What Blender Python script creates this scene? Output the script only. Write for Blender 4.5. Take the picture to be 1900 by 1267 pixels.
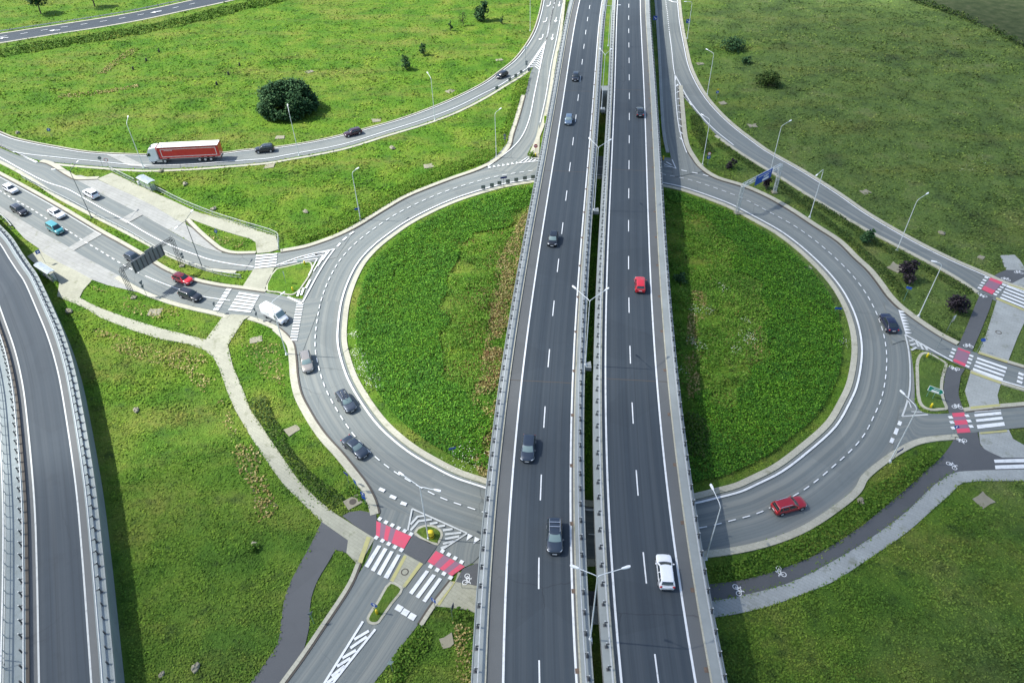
import bpy, bmesh, math, random
import numpy as np
from mathutils import Vector, Matrix
from mathutils.geometry import tessellate_polygon
R = math.radians
random.seed(7); rng = np.random.default_rng(7)
for o in list(bpy.data.objects): bpy.data.objects.remove(o)
SC = bpy.context.scene
COL = SC.collection

# ---------------------------------------------------------------- camera
FPX, PITCH, ROLL, CAMH = 1332.4, R(41.49), R(-1.34), 80.0
cam_d = bpy.data.cameras.new('camera'); cam = bpy.data.objects.new('camera', cam_d); COL.objects.link(cam)
cam_d.sensor_width = 36; cam_d.lens = 36*FPX/1900; cam_d.clip_start = 1; cam_d.clip_end = 6000
cam.matrix_world = Matrix.Translation((0, 0, CAMH)) @ Matrix.Rotation(math.pi/2-PITCH, 4, 'X') @ Matrix.Rotation(ROLL, 4, 'Z')
SC.camera = cam

# ---------------------------------------------------------------- sky, sun, exposure
SUN_EL = R(51); SUN_DIR = Vector((-0.992, 0.12, 0)).normalized()      # where the sun stands
W = bpy.data.worlds.new('World'); SC.world = W; W.use_nodes = True
wn = W.node_tree.nodes; sky = wn.new('ShaderNodeTexSky'); sky.sky_type = 'NISHITA'; sky.sun_disc = False
sky.sun_elevation = SUN_EL; sky.sun_rotation = math.atan2(SUN_DIR.x, SUN_DIR.y); sky.dust_density = 1.5
W.node_tree.links.new(sky.outputs[0], wn['Background'].inputs[0]); wn['Background'].inputs[1].default_value = 0.14
sun_d = bpy.data.lights.new('sun', 'SUN'); sun_d.energy = 4.4; sun_d.angle = R(0.5); sun_d.color = (1, .975, .93)
sun = bpy.data.objects.new('sun', sun_d); COL.objects.link(sun)
sdir = Vector((SUN_DIR.x*math.cos(SUN_EL), SUN_DIR.y*math.cos(SUN_EL), math.sin(SUN_EL)))
sun.rotation_euler = (-sdir).to_track_quat('-Z', 'Y').to_euler(); sun.location = (-100, 20, 140)
SC.view_settings.view_transform = 'Standard'; SC.view_settings.look = 'None'
SC.view_settings.exposure = 0.87; SC.view_settings.gamma = 1
SC.cycles.max_bounces = 6; SC.cycles.transparent_max_bounces = 16

# ---------------------------------------------------------------- helpers
CS, SN = math.cos(ROLL), math.sin(ROLL)
def at(x, y, z=0.0):
    """point of the place that the photograph shows at pixel x, y on the level z"""
    u = (x-950)/FPX; v = -(y-633.5)/FPX
    u, v = CS*u-SN*v, SN*u+CS*v
    d = Vector((u, math.cos(PITCH)+v*math.sin(PITCH), -math.sin(PITCH)+v*math.cos(PITCH)))
    t = (z-CAMH)/d.z
    return Vector((d.x*t, d.y*t, z))
def pts(s, z=0.0):
    if isinstance(s, str):
        s = [tuple(float(q) for q in w.split(',')) for w in s.split()]
    return [at(x, y, z) if not isinstance(x, Vector) else x for x, y in s]
def smooth(P, n=5, closed=False):
    P = [Vector(p) for p in P]
    if len(P) < 3: return P
    out = []; N = len(P)
    rngi = range(N if closed else N-1)
    for i in rngi:
        if closed: a, b, c, d = P[(i-1) % N], P[i], P[(i+1) % N], P[(i+2) % N]
        else:
            b, c = P[i], P[i+1]
            a = P[i-1] if i > 0 else b*2-c
            d = P[i+2] if i+2 < N else c*2-b
        for k in range(n):
            t = k/n
            t1 = max((b-a).length, 1e-4)**.5; t2 = max((c-b).length, 1e-4)**.5; t3 = max((d-c).length, 1e-4)**.5
            m1 = ((b-a)/t1-(c-a)/(t1+t2)+(c-b)/t2)*t2; m2 = ((c-b)/t2-(d-b)/(t2+t3)+(d-c)/t3)*t2
            h = 2*t**3-3*t**2+1, t**3-2*t**2+t, -2*t**3+3*t**2, t**3-t**2
            out.append(b*h[0]+m1*h[1]+c*h[2]+m2*h[3])
    if not closed: out.append(P[-1])
    return out
def cur(s, z=0.0, n=5, closed=False): return smooth(pts(s, z), n, closed)
def resample(P, step):
    P = np.array([tuple(p) for p in P]); d = np.r_[0, np.cumsum(np.linalg.norm(np.diff(P, axis=0), axis=1))]
    n = max(2, int(round(d[-1]/step))+1); s = np.linspace(0, d[-1], n)
    return [Vector((np.interp(q, d, P[:, 0]), np.interp(q, d, P[:, 1]), np.interp(q, d, P[:, 2]))) for q in s]
def normals(P, closed=False):
    N = []
    for i in range(len(P)):
        a = P[i-1] if (i > 0 or closed) else P[i]; b = P[(i+1) % len(P)] if (i+1 < len(P) or closed) else P[i]
        t = (b-a); t.z = 0; t.normalize(); N.append(Vector((-t.y, t.x, 0)))       # left of travel
    return N
def offset(P, d, closed=False):
    return [p+n*d for p, n in zip(P, normals(P, closed))]

class MB:
    def __init__(s): s.v = []; s.f = []; s.m = []; s.uv = {}
    def add(s, vs, fs, m=0):
        b = len(s.v); s.v += [tuple(v) for v in vs]
        for f in fs: s.f.append([b+i for i in f]); s.m.append(m)
        return b
    def quad(s, a, b, c, d, m=0): s.add([a, b, c, d], [(0, 1, 2, 3)], m)
    def box(s, c, sx, sy, sz, rot=0.0, m=0, M=None):
        vs = [Vector((x*sx/2, y*sy/2, z*sz/2)) for x in (-1, 1) for y in (-1, 1) for z in (-1, 1)]
        if M is None: M = Matrix.Rotation(rot, 3, 'Z')
        c = Vector(c); vs = [M @ v+c for v in vs]
        s.add(vs, [(0, 1, 3, 2), (4, 6, 7, 5), (0, 4, 5, 1), (2, 3, 7, 6), (0, 2, 6, 4), (1, 5, 7, 3)], m)
    def tube(s, P, r, n=8, m=0, cap=True):
        P = [Vector(p) for p in P]; rs = r if isinstance(r, (list, tuple)) else [r]*len(P)
        b0 = len(s.v); up = Vector((0.13, 0.21, 1))
        for i, p in enumerate(P):
            t = (P[min(i+1, len(P)-1)]-P[max(i-1, 0)]).normalized()
            x = t.cross(up if abs(t.dot(up.normalized())) < .97 else Vector((1, 0, 0))).normalized(); y = t.cross(x)
            s.v += [tuple(p+(x*math.cos(2*math.pi*k/n)+y*math.sin(2*math.pi*k/n))*rs[i]) for k in range(n)]
        for i in range(len(P)-1):
            for k in range(n):
                a = b0+i*n+k; b = b0+i*n+(k+1) % n
                s.f.append([a, b, b+n, a+n]); s.m.append(m)
        if cap:
            s.f.append([b0+k for k in range(n)][::-1]); s.m.append(m)
            s.f.append([b0+(len(P)-1)*n+k for k in range(n)]); s.m.append(m)
    def prism(s, poly, z0, z1, m=0, ms=None):
        """poly: plan outline, extruded from z0 to z1"""
        poly = [Vector((p[0], p[1], 0)) for p in poly]
        tris = tessellate_polygon([poly]); n = len(poly)
        ar = sum(poly[i].x*poly[(i+1) % n].y-poly[(i+1) % n].x*poly[i].y for i in range(n))
        b = len(s.v); s.v += [(p.x, p.y, z1) for p in poly]
        for t in tris:
            a = [poly[i] for i in t]
            cr = (a[1]-a[0]).cross(a[2]-a[0]).z
            if abs(cr) < 1e-9: continue
            s.f.append([b+i for i in (t if cr > 0 else t[::-1])]); s.m.append(m)
        if z0 < z1:
            c = len(s.v); s.v += [(p.x, p.y, z0) for p in poly]
            for i in range(n):
                j = (i+1) % n
                s.f.append([b+i, c+i, c+j, b+j] if ar > 0 else [b+j, c+j, c+i, b+i]); s.m.append(m if ms is None else ms)
    def sheet(s, poly, z, m=0): s.prism(poly, z, z, m)
    def ribbon(s, P, d0, d1, z, m=0, closed=False, uv=True):
        A = offset(P, d0, closed); B = offset(P, d1, closed); b = len(s.v); n = len(P); L = 0
        for i in range(n):
            s.v.append((A[i].x, A[i].y, z)); s.v.append((B[i].x, B[i].y, z))
        acc = [0]
        for i in range(1, n+1): acc.append(acc[-1]+(P[i % n]-P[i-1]).length)
        for i in range(n if closed else n-1):
            j = (i+1) % n
            q = [b+2*i, b+2*j, b+2*j+1, b+2*i+1] if d1 > d0 else [b+2*i, b+2*i+1, b+2*j+1, b+2*j]
            l0, l1 = acc[i], acc[i+1]
            u = [(d0, l0), (d0, l1), (d1, l1), (d1, l0)] if d1 > d0 else [(d0, l0), (d1, l0), (d1, l1), (d0, l1)]
            s.uv[len(s.f)] = u; s.f.append(q); s.m.append(m)
    def band(s, P, d0, d1, z0, z1, m=0, closed=False):
        """raised strip with vertical sides between two offsets of a curve"""
        A = offset(P, min(d0, d1), closed); B = offset(P, max(d0, d1), closed); n = len(P); b = len(s.v)
        for i in range(n):
            for q, z in ((A[i], z0), (A[i], z1), (B[i], z1), (B[i], z0)): s.v.append((q.x, q.y, z))
        for i in range(n if closed else n-1):
            j = (i+1) % n; a = b+4*i; c = b+4*j
            s.f += [[a, c, c+1, a+1], [a+1, c+1, c+2, a+2], [a+2, c+2, c+3, a+3]]; s.m += [m]*3
        if not closed:
            e = b+4*(n-1); s.f += [[b, b+1, b+2, b+3], [e+3, e+2, e+1, e]]; s.m += [m]*2
    def sphere(s, c, r, seg=10, ring=6, sc=(1, 1, 1), m=0):
        b = len(s.v); c = Vector(c)
        for i in range(ring+1):
            th = math.pi*i/ring
            for k in range(seg):
                ph = 2*math.pi*k/seg
                s.v.append((c.x+r*sc[0]*math.sin(th)*math.cos(ph), c.y+r*sc[1]*math.sin(th)*math.sin(ph), c.z+r*sc[2]*math.cos(th)))
        for i in range(ring):
            for k in range(seg):
                a = b+i*seg+k; d = b+i*seg+(k+1) % seg
                s.f.append([a, a+seg, d+seg, d]); s.m.append(m)
    def build(s, name, mats, parent=None, smooth=False):
        me = bpy.data.meshes.new(name); me.from_pydata(s.v, [], s.f)
        if not isinstance(mats, (list, tuple)): mats = [mats]
        for mt in mats: me.materials.append(mt)
        if len(mats) > 1: me.polygons.foreach_set('material_index', s.m)
        if s.uv:
            ul = me.uv_layers.new(name='UVMap')
            for fi, u in s.uv.items():
                st = me.polygons[fi].loop_start
                for k, q in enumerate(u): ul.data[st+k].uv = q
        if smooth: me.polygons.foreach_set('use_smooth', [True]*len(me.polygons))
        me.update()
        o = bpy.data.objects.new(name, me); COL.objects.link(o)
        if parent is not None: o.parent = parent
        return o
def tag(o, label=None, cat=None, group=None, kind=None):
    if label: o['label'] = label
    if cat: o['category'] = cat
    if group: o['group'] = group
    if kind: o['kind'] = kind
    return o
def empty(name, loc, rz=0.0, **kw):
    o = bpy.data.objects.new(name, None); COL.objects.link(o); o.empty_display_size = .5
    o.location = loc; o.rotation_euler.z = rz; tag(o, **kw); return o
def copy_tree(o, parent=None):
    c = o.copy(); COL.objects.link(c); c.parent = parent
    for ch in [x for x in o.children]: copy_tree(ch, c)
    return c

# ---------------------------------------------------------------- materials
class NT:
    def __init__(s, name):
        s.mat = bpy.data.materials.new(name); s.mat.use_nodes = True; s.t = s.mat.node_tree
        s.b = s.t.nodes['Principled BSDF']; s.pos = None
    def n(s, typ, **kw):
        x = s.t.nodes.new(typ)
        for k, v in kw.items(): setattr(x, k, v)
        return x
    def l(s, a, b): s.t.links.new(a, b)
    def P(s):
        if s.pos is None: s.pos = s.n('ShaderNodeNewGeometry').outputs['Position']
        return s.pos
    def noise(s, scale, detail=3, rough=.55, vec=None, dim='3D'):
        x = s.n('ShaderNodeTexNoise'); x.inputs['Scale'].default_value = scale; x.inputs['Detail'].default_value = detail
        x.inputs['Roughness'].default_value = rough; s.l(vec or s.P(), x.inputs['Vector']); return x.outputs['Fac']
    def ramp(s, fac, stops, interp='LINEAR'):
        x = s.n('ShaderNodeValToRGB'); x.color_ramp.interpolation = interp; e = x.color_ramp.elements
        while len(e) > 1: e.remove(e[-1])
        e[0].position = stops[0][0]; e[0].color = c4(stops[0][1])
        for p, c in stops[1:]: q = e.new(p); q.color = c4(c)
        s.l(fac, x.inputs[0]); return x.outputs[0]
    def mix(s, fac, a, b, mode='MIX'):
        x = s.n('ShaderNodeMix'); x.data_type = 'RGBA'; x.blend_type = mode
        for v, i in ((fac, 0), (a, 6), (b, 7)):
            if hasattr(v, 'links') or hasattr(v, 'is_linked'): s.l(v, x.inputs[i])
            else: x.inputs[i].default_value = v if i == 0 else c4(v)
        return x.outputs[2]
    def math(s, op, a, b=0.0):
        x = s.n('ShaderNodeMath'); x.operation = op
        for v, i in ((a, 0), (b, 1)):
            if hasattr(v, 'is_linked'): s.l(v, x.inputs[i])
            else: x.inputs[i].default_value = v
        return x.outputs[0]
    def map(s, v, a, b, c, d, clamp=True):
        x = s.n('ShaderNodeMapRange'); x.clamp = clamp; s.l(v, x.inputs[0])
        for i, q in enumerate((a, b, c, d)): x.inputs[i+1].default_value = q
        return x.outputs[0]
    def bump(s, h, strength=.5, dist=.1):
        x = s.n('ShaderNodeBump'); x.inputs['Strength'].default_value = strength; x.inputs['Distance'].default_value = dist
        s.l(h, x.inputs['Height']); s.l(x.outputs[0], s.b.inputs['Normal'])
    def set(s, col=None, rough=.7, metal=0.0, spec=None, coat=None):
        if col is not None:
            if hasattr(col, 'is_linked'): s.l(col, s.b.inputs['Base Color'])
            else: s.b.inputs['Base Color'].default_value = c4(col)
        if hasattr(rough, 'is_linked'): s.l(rough, s.b.inputs['Roughness'])
        else: s.b.inputs['Roughness'].default_value = rough
        s.b.inputs['Metallic'].default_value = metal
        if spec is not None: s.b.inputs['Specular IOR Level'].default_value = spec
        if coat: s.b.inputs['Coat Weight'].default_value = coat; s.b.inputs['Coat Roughness'].default_value = .05
        return s.mat
def c4(c): return tuple(c) if len(c) == 4 else (c[0], c[1], c[2], 1.0)
def plain(name, col, rough=.6, metal=0.0, coat=None, var=.12, vscale=3.0, spec=None):
    s = NT(name); f = s.noise(vscale, 4)
    k = s.ramp(f, [(.3, [c*(1-var) for c in col]), (.7, [min(1, c*(1+var)) for c in col])])
    return s.set(k, rough, metal, spec, coat)

def asphalt(name, base, tracks=False, tint=.12):
    s = NT(name)
    big = s.noise(.045, 3); mid = s.noise(.5, 4, .6); fine = s.noise(9, 4, .7)
    c = s.ramp(big, [(.3, [q*(1-tint) for q in base]), (.7, [q*(1+tint) for q in base])])
    c = s.mix(s.map(mid, .35, .7, 0, .3), c, [q*.72 for q in base])
    c = s.mix(s.map(fine, .3, .75, 0, .45), c, [min(1, q*1.35) for q in base])
    if tracks:
        uv = s.n('ShaderNodeUVMap').outputs[0]
        mp = s.n('ShaderNodeMapping'); mp.inputs['Scale'].default_value = (1.05, .008, 1); s.l(uv, mp.inputs[0])
        t = s.noise(1.0, 2.5, .5, mp.outputs[0])
        c = s.mix(s.map(t, .44, .64, 0, .7), c, [q*1.5 for q in (base[0]*1.1, base[1], base[2]*.92)])
        mp2 = s.n('ShaderNodeMapping'); mp2.inputs['Scale'].default_value = (3.5, .02, 1); s.l(uv, mp2.inputs[0])
        t2 = s.noise(1.0, 3, .6, mp2.outputs[0])
        c = s.mix(s.map(t2, .47, .70, 0, .55), c, [q*.7 for q in base])
    vo = s.n('ShaderNodeTexVoronoi'); vo.inputs['Scale'].default_value = .11; s.l(s.P(), vo.inputs['Vector'])
    sp = s.n('ShaderNodeSeparateColor'); s.l(vo.outputs['Color'], sp.inputs[0]); c = s.mix(s.map(sp.outputs[0], .74, .78, 0, .16), c, [q*.6 for q in base])
    wob = s.n('ShaderNodeVectorMath'); wob.operation = 'ADD'; nz = s.n('ShaderNodeTexNoise'); nz.inputs['Scale'].default_value = .5; s.l(s.P(), nz.inputs['Vector']); s.l(s.P(), wob.inputs[0]); s.l(nz.outputs['Color'], wob.inputs[1])
    ck = s.n('ShaderNodeTexVoronoi'); ck.feature = 'DISTANCE_TO_EDGE'; ck.inputs['Scale'].default_value = .07; s.l(wob.outputs[0], ck.inputs['Vector'])
    crack = s.math('MULTIPLY', s.map(ck.outputs['Distance'], .0, .006, 1, 0), s.map(s.noise(.03, 2), .5, .6, 0, .55)); c = s.mix(crack, c, [q*.35 for q in base])
    stain = s.map(s.noise(.16, 5, .7), .60, .74, 0, .3); c = s.mix(stain, c, [q*.55 for q in base])
    s.bump(fine, .25, .02)
    return s.set(c, .78, spec=.4)
M = {}
M['asphalt'] = asphalt('aged_asphalt', (.134, .153, .148), True)
M['asphalt_plain'] = asphalt('aged_asphalt_plain', (.134, .153, .148))
M['deck_asphalt'] = asphalt('deck_asphalt', (.033, .045, .055), True)
M['shoulder'] = asphalt('shoulder_asphalt', (.100, .106, .104))
M['bike_asphalt'] = asphalt('bike_path_asphalt', (.080, .085, .088))
def concrete(name, base, sc=1.0, dirt=.35, joints=0):
    s = NT(name); a = s.noise(.25*sc, 4, .6); b = s.noise(3*sc, 4, .65); c_ = s.noise(.9*sc, 5, .7)
    c = s.ramp(a, [(.3, [q*.86 for q in base]), (.7, [min(1, q*1.08) for q in base])])
    c = s.mix(s.map(c_, .55, .75, 0, dirt), c, [base[0]*.55, base[1]*.55, base[2]*.48])
    c = s.mix(s.map(b, .35, .7, 0, .3), c, [q*.8 for q in base])
    if joints:
        br = s.n('ShaderNodeTexBrick'); br.inputs['Scale'].default_value = 1.0; br.inputs['Brick Width'].default_value = joints; br.inputs['Row Height'].default_value = joints*.5; br.inputs['Mortar Size'].default_value = .035*joints
        mp = s.n('ShaderNodeMapping'); mp.inputs['Rotation'].default_value = (0, 0, .6); s.l(s.P(), mp.inputs[0]); s.l(mp.outputs[0], br.inputs['Vector'])
        br.inputs['Color1'].default_value = (.86, .86, .86, 1); br.inputs['Color2'].default_value = (1.1, 1.1, 1.08, 1); br.inputs['Mortar'].default_value = (.62, .62, .56, 1); c = s.mix(.4, c, s.mix(1.0, c, br.outputs[0], 'MULTIPLY'))
        moss = s.map(s.noise(.35, 5, .72), .58, .70, 0, .55); c = s.mix(moss, c, (.11, .12, .055))
    s.bump(b, .2, .02)
    return s.set(c, .85, spec=.3)
M['kerb'] = concrete('kerb_concrete', (.40, .39, .31), joints=1.1)
M['gutter'] = concrete('gutter_concrete', (.085, .075, .062))
M['paving'] = concrete('sandy_paving', (.33, .33, .255), joints=.8)
M['bay'] = concrete('bus_bay_concrete', (.30, .305, .285), joints=1.6)
M['greypave'] = concrete('grey_paving', (.31, .33, .315), joints=.8)
M['deck_concrete'] = concrete('deck_concrete', (.26, .285, .275), dirt=.2)
M['wall_concrete'] = concrete('wall_concrete', (.22, .255, .255), dirt=.5)
M['slab'] = concrete('manhole_concrete', (.25, .235, .17), 2.0)
def paint(name, col, wear=.35):
    s = NT(name); a = s.noise(1.3, 5, .7); b = s.noise(7, 4, .7)
    w = s.math('MULTIPLY', s.map(a, .5, .72, 0, 1), s.map(b, .4, .6, .3, 1))
    c = s.mix(s.math('MULTIPLY', w, wear), col, (.13, .15, .16)); return s.set(c, .6, spec=.3)
M['white'] = paint('road_paint_white', (.64, .66, .65), .6)
M['wornwhite'] = paint('road_paint_worn', (.46, .48, .46), .7)
M['red'] = paint('road_paint_red', (.54, .075, .12), .5)
M['redworn'] = paint('road_paint_red_worn', (.23, .125, .17), .75)
M['tactile'] = paint('tactile_paving_yellow', (.38, .36, .15), .5)
M['drain'] = plain('rusty_grate', (.12, .085, .06), .8, var=.3)
M['steel'] = plain('galvanised_steel', (.52, .55, .55), .45, .35)
M['rail'] = plain('guard_rail_steel', (.44, .46, .45), .5, .2)
M['darksteel'] = plain('dark_post_steel', (.075, .08, .085), .6, .2)
M['lamp_white'] = plain('lamp_pole_white', (.66, .69, .69), .45, .1)
M['lamp_dark'] = plain('lamp_pole_dark', (.12, .14, .15), .5, .2)
M['lamp_head'] = plain('lamp_head_white', (.80, .81, .80), .4)
M['glass'] = plain('smoked_roof_glass', (.30, .34, .36), .15, 0, var=.2)
M['black'] = plain('black_plastic', (.015, .016, .018), .5)
M['rubber'] = plain('tyre_rubber', (.018, .018, .019), .85)
M['alloy'] = plain('alloy_wheel', (.50, .51, .52), .3, .6)
M['blue'] = plain('sign_blue', (.012, .07, .34), .4)
M['navy'] = plain('sign_navy', (.018, .02, .20), .4)
M['green'] = plain('sign_green', (.012, .22, .15), .4)
M['signgrey'] = plain('sign_back_grey', (.16, .18, .20), .5, .3)
M['signwhite'] = plain('sign_white', (.80, .81, .80), .4)
M['signred'] = plain('sign_red', (.55, .02, .03), .4)
M['yellow'] = plain('bollard_yellow', (.72, .56, .02), .45)
M['lime'] = plain('lime_panel', (.42, .66, .02), .45)
M['post'] = plain('sign_post_grey', (.25, .30, .30), .5, .4)
M['greenpost'] = plain('sign_post_green', (.14, .30, .22), .5, .1)
# ---------------------------------------------------------------- ground cover colours
def grass_colour(s, dark=1.0):
    """meadow colour by place: lush on the west side, drier and duller to the east"""
    P = s.P()
    n1 = s.noise(.022, 4, .6); n2 = s.noise(.11, 5, .62); n3 = s.noise(.7, 4, .65)
    lush = s.ramp(n2, [(.25, (.040, .105, .010)), (.42, (.070, .168, .013)), (.55, (.110, .205, .018)), (.68, (.165, .225, .030)), (.8, (.21, .235, .05))])
    dull = s.ramp(n2, [(.25, (.050, .072, .030)), (.42, (.080, .128, .034)), (.55, (.108, .168, .040)), (.68, (.140, .176, .060)), (.8, (.175, .18, .09))])
    sx = s.n('ShaderNodeSeparateXYZ'); s.l(P, sx.inputs[0])
    x = s.math('ADD', sx.outputs[0], s.map(n1, 0, 1, -70, 70, False))
    lowy = s.map(sx.outputs[1], 40, 95, .4, 0)
    f = s.math('MAXIMUM', s.map(x, 25, 75, 0, 1), lowy)
    c = s.mix(f, lush, dull)
    wv = s.n('ShaderNodeMapping'); wv.inputs['Rotation'].default_value = (0, 0, .5); wv.inputs['Scale'].default_value = (.03, .11, 1); s.l(P, wv.inputs[0])
    sw = s.noise(1.0, 4, .6, wv.outputs[0])
    dry = s.math('MULTIPLY', s.map(sw, .48, .66, 0, .85), s.map(n3, .35, .65, .3, 1))
    dry = s.math('MULTIPLY', dry, s.map(f, 0, 1, 1, .45)); c = s.mix(dry, c, (.200, .200, .048))
    tus = s.math('MULTIPLY', s.map(s.noise(.33, 5, .7), .54, .66, 0, .8), s.map(n3, .4, .6, .3, 1))
    c = s.mix(tus, c, (.030, .060, .018))
    return c, n3
def grass_mat(name, leaf=False):
    s = NT(name); c, n3 = grass_colour(s)
    if leaf:
        g = s.n('ShaderNodeNewGeometry')
        k = s.ramp(g.outputs['Random Per Island'], [(0, (.65, .68, .62)), (.5, (1, 1, 1)), (.9, (1.35, 1.3, 1.1)), (1, (1.6, 1.5, 1.3))])
        c = s.mix(1.0, c, k, 'MULTIPLY')
    else:
        fine = s.noise(3.2, 5, .72)
        c = s.mix(s.map(fine, .38, .68, 0, .6), c, s.mix(.5, c, (.02, .045, .008)))
        h = s.math('ADD', s.math('MULTIPLY', n3, 1.2), s.math('MULTIPLY', fine, .5)); s.bump(h, 1.0, .55)
    return s.set(c, .9, spec=.12)
M['grass'] = grass_mat('meadow_grass')
M['tuft'] = grass_mat('meadow_tufts', True)
def leaf_mat(name, stops, rough=.55, big=.12, tint=(.8, .85, .8)):
    s = NT(name); g = s.n('ShaderNodeNewGeometry')
    c = s.ramp(g.outputs['Random Per Island'], stops)
    n = s.noise(big, 4, .6); c = s.mix(s.map(n, .4, .62, 0, .7), c, s.mix(1.0, c, tint, 'MULTIPLY'))
    return s.set(c, max(rough, .75), spec=.12)
M['shrub'] = leaf_mat('shrub_leaves', [(0, (.020, .068, .008)), (.45, (.048, .145, .010)), (.8, (.090, .230, .014)), (1, (.16, .31, .03))], tint=(.7, .8, 1.2))
M['weeds'] = leaf_mat('weed_leaves', [(0, (.050, .13, .012)), (.5, (.10, .225, .020)), (.88, (.16, .28, .035)), (.97, (.20, .24, .06)), (1, (.19, .12, .035))], tint=(.62, .7, .8))
M['hedge'] = leaf_mat('verge_leaves', [(0, (.035, .085, .010)), (.5, (.07, .15, .014)), (1, (.13, .21, .03))])
M['hedge_dull'] = leaf_mat('dull_verge_leaves', [(0, (.022, .050, .012)), (.5, (.045, .085, .016)), (1, (.09, .12, .03))])
M['dark_leaf'] = leaf_mat('dark_tree_leaves', [(0, (.014, .042, .016)), (.6, (.034, .088, .034)), (1, (.08, .15, .055))], big=.4)
M['purple_leaf'] = leaf_mat('purple_leaves', [(0, (.014, .012, .016)), (.6, (.032, .026, .034)), (1, (.07, .055, .06))], big=.6)
M['flower'] = plain('white_flowers', (.75, .75, .66), .7)
M['drygrass'] = leaf_mat('dry_grass_leaves', [(0, (.16, .13, .04)), (.5, (.31, .245, .09)), (1, (.42, .36, .17))])
M['soilleaf'] = leaf_mat('withered_leaves', [(0, (.10, .045, .02)), (.6, (.16, .085, .035)), (1, (.20, .14, .06))])
M['tall'] = leaf_mat('tall_verge_grass', [(0, (.05, .125, .010)), (.5, (.085, .175, .014)), (.9, (.12, .21, .02)), (1, (.19, .19, .04))])
M['bark'] = plain('bark', (.09, .07, .05), .9, var=.3)
M['soil'] = plain('bare_soil', (.085, .062, .035), .95, var=.35, vscale=.7)

s = NT('fallow_field'); M['field'] = s.set(s.ramp(s.noise(.35, 5, .65), [(.3, (.022, .036, .014)), (.55, (.045, .06, .025)), (.75, (.075, .08, .045))]), .95, spec=.1)
# ---------------------------------------------------------------- ground and roads
PAVED = []
def reg(P): PAVED.append(np.array([(p[0], p[1]) for p in P]))
def structure(name, poly, z, mat, base=None, register=True):
    m = MB()
    if base is None: m.sheet(poly, z)
    else: m.prism(poly, base, z)
    o = m.build(name, mat); o['kind'] = 'structure'
    if register: reg(poly)
    return o
g = MB(); NX = 60
g.quad((-2500, -400, 0), (2500, -400, 0), (2500, 4000, 0), (-2500, 4000, 0))
ground = g.build('grass_ground', M['grass']); ground['kind'] = 'structure'

dark_field = structure('field', pts('1640,-60 1700,2 1760,22 1830,50 1900,86 1990,130 2100,60 2100,-80'), .05, M['field'], register=True)
RING_LINE = "634.3,558.5 647.5,519.8 666.3,485.5 692.8,456.8 723.8,432.5 754.7,411.5 798.9,388.3 843,369.5 887,355 931.5,343 991,333 1050,327 1110,326 1170,330 1232.7,341 1266.3,348.3 1310.5,362.7 1359,381.5 1398.9,402.5 1443,426.8 1476,450 1509.4,478.7 1538,507.5 1562,538 1581,572.8 1592.5,605.7 1598.3,640.5 1597.4,673.4 1588.7,718.7 1575,749.6 1550,792 1500,838 1450,876 1402.8,900 1374,913 1330,924.6 1287,934.8 1190,946 1095,947 980,928 879,899 843.4,886.6 808,869 765,844 732,819 701.3,789.5 672.9,751.6 646.8,706.6 632.6,666 626.7,635.5 627.9,600"
RL = cur(RING_LINE, 0, 4, True)
# travel order of this list runs clockwise on the picture: its left side is outwards
ctr = sum(RL, Vector())/len(RL)
SGN = 1 if (offset(RL, 1, True)[0]-ctr).length > (RL[0]-ctr).length else -1
def ringoff(d): return offset(RL, d*SGN, True)
ring_outer = cur("949,280 920,300 887,316 843,332 799,348 755,367 710,393 666,420 633,437 608,470 580,505 560,560 547,610 548,650 551,699 559,732 573,761 587.6,784.7 606.6,810.8 632.6,839 656,867.6 680,899 693,922.6 699.5,940 702.6,953.4 760,1000 830,1040 870,1046 960,1047 1095,1036 1200,1033 1316,1021.6 1374,1013 1431.7,998.5 1489.6,975 1547.6,937.7 1585,906 1637,850 1666,831 1690,790 1697,742 1695,690 1688,640 1680,600 1666,571 1646.7,551.5 1627,524.5 1608,501 1585,480 1553.6,449 1509,420 1465,391 1421,366 1377,347 1328,332 1299.5,314 1279.6,296 1240,293 1100,290 1000,294", 0, 3, True)
inner = ringoff(-.6)
m = MB()
# ring carriageway: from the island edge to the outer kerb, as a band of quads with a lengthwise UV for the tyre tracks
def ray_hit(p, q, poly):
    best = None; d = q-p
    for i in range(len(poly)):
        a, b = poly[i], poly[(i+1) % len(poly)]; e = b-a
        den = d.x*e.y-d.y*e.x
        if abs(den) < 1e-9: continue
        t = ((a.x-p.x)*e.y-(a.y-p.y)*e.x)/den; u = ((a.x-p.x)*d.y-(a.y-p.y)*d.x)/den
        if t > 0 and 0 <= u <= 1 and (best is None or t < best): best = t
    return best or 8
nr = normals(RL, True); acc = 0
OUT = []
for i, p in enumerate(inner):
    t = ray_hit(p, p+nr[i]*SGN, ring_outer); OUT.append(min(t, 16))
for i in range(len(inner)):
    j = (i+1) % len(inner); l = (RL[j]-RL[i]).length
    for a, b in ((0, .25), (.25, .5), (.5, .75), (.75, 1)):
        q = [inner[i]+nr[i]*SGN*OUT[i]*a, inner[j]+nr[j]*SGN*OUT[j]*a, inner[j]+nr[j]*SGN*OUT[j]*b, inner[i]+nr[i]*SGN*OUT[i]*b]
        uvq = [(OUT[i]*a, acc), (OUT[j]*a, acc+l), (OUT[j]*b, acc+l), (OUT[i]*b, acc)]
        if SGN < 0: q = q[::-1]; uvq = uvq[::-1]
        m.uv[len(m.f)] = uvq; m.add([(v.x, v.y, .02) for v in q], [(0, 1, 2, 3)])
    acc += l
ring = m.build('roundabout_road', M['asphalt']); ring['kind'] = 'structure'
RINGPOLY = ring_outer; RING_I = len(PAVED); reg(ring_outer)

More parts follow.
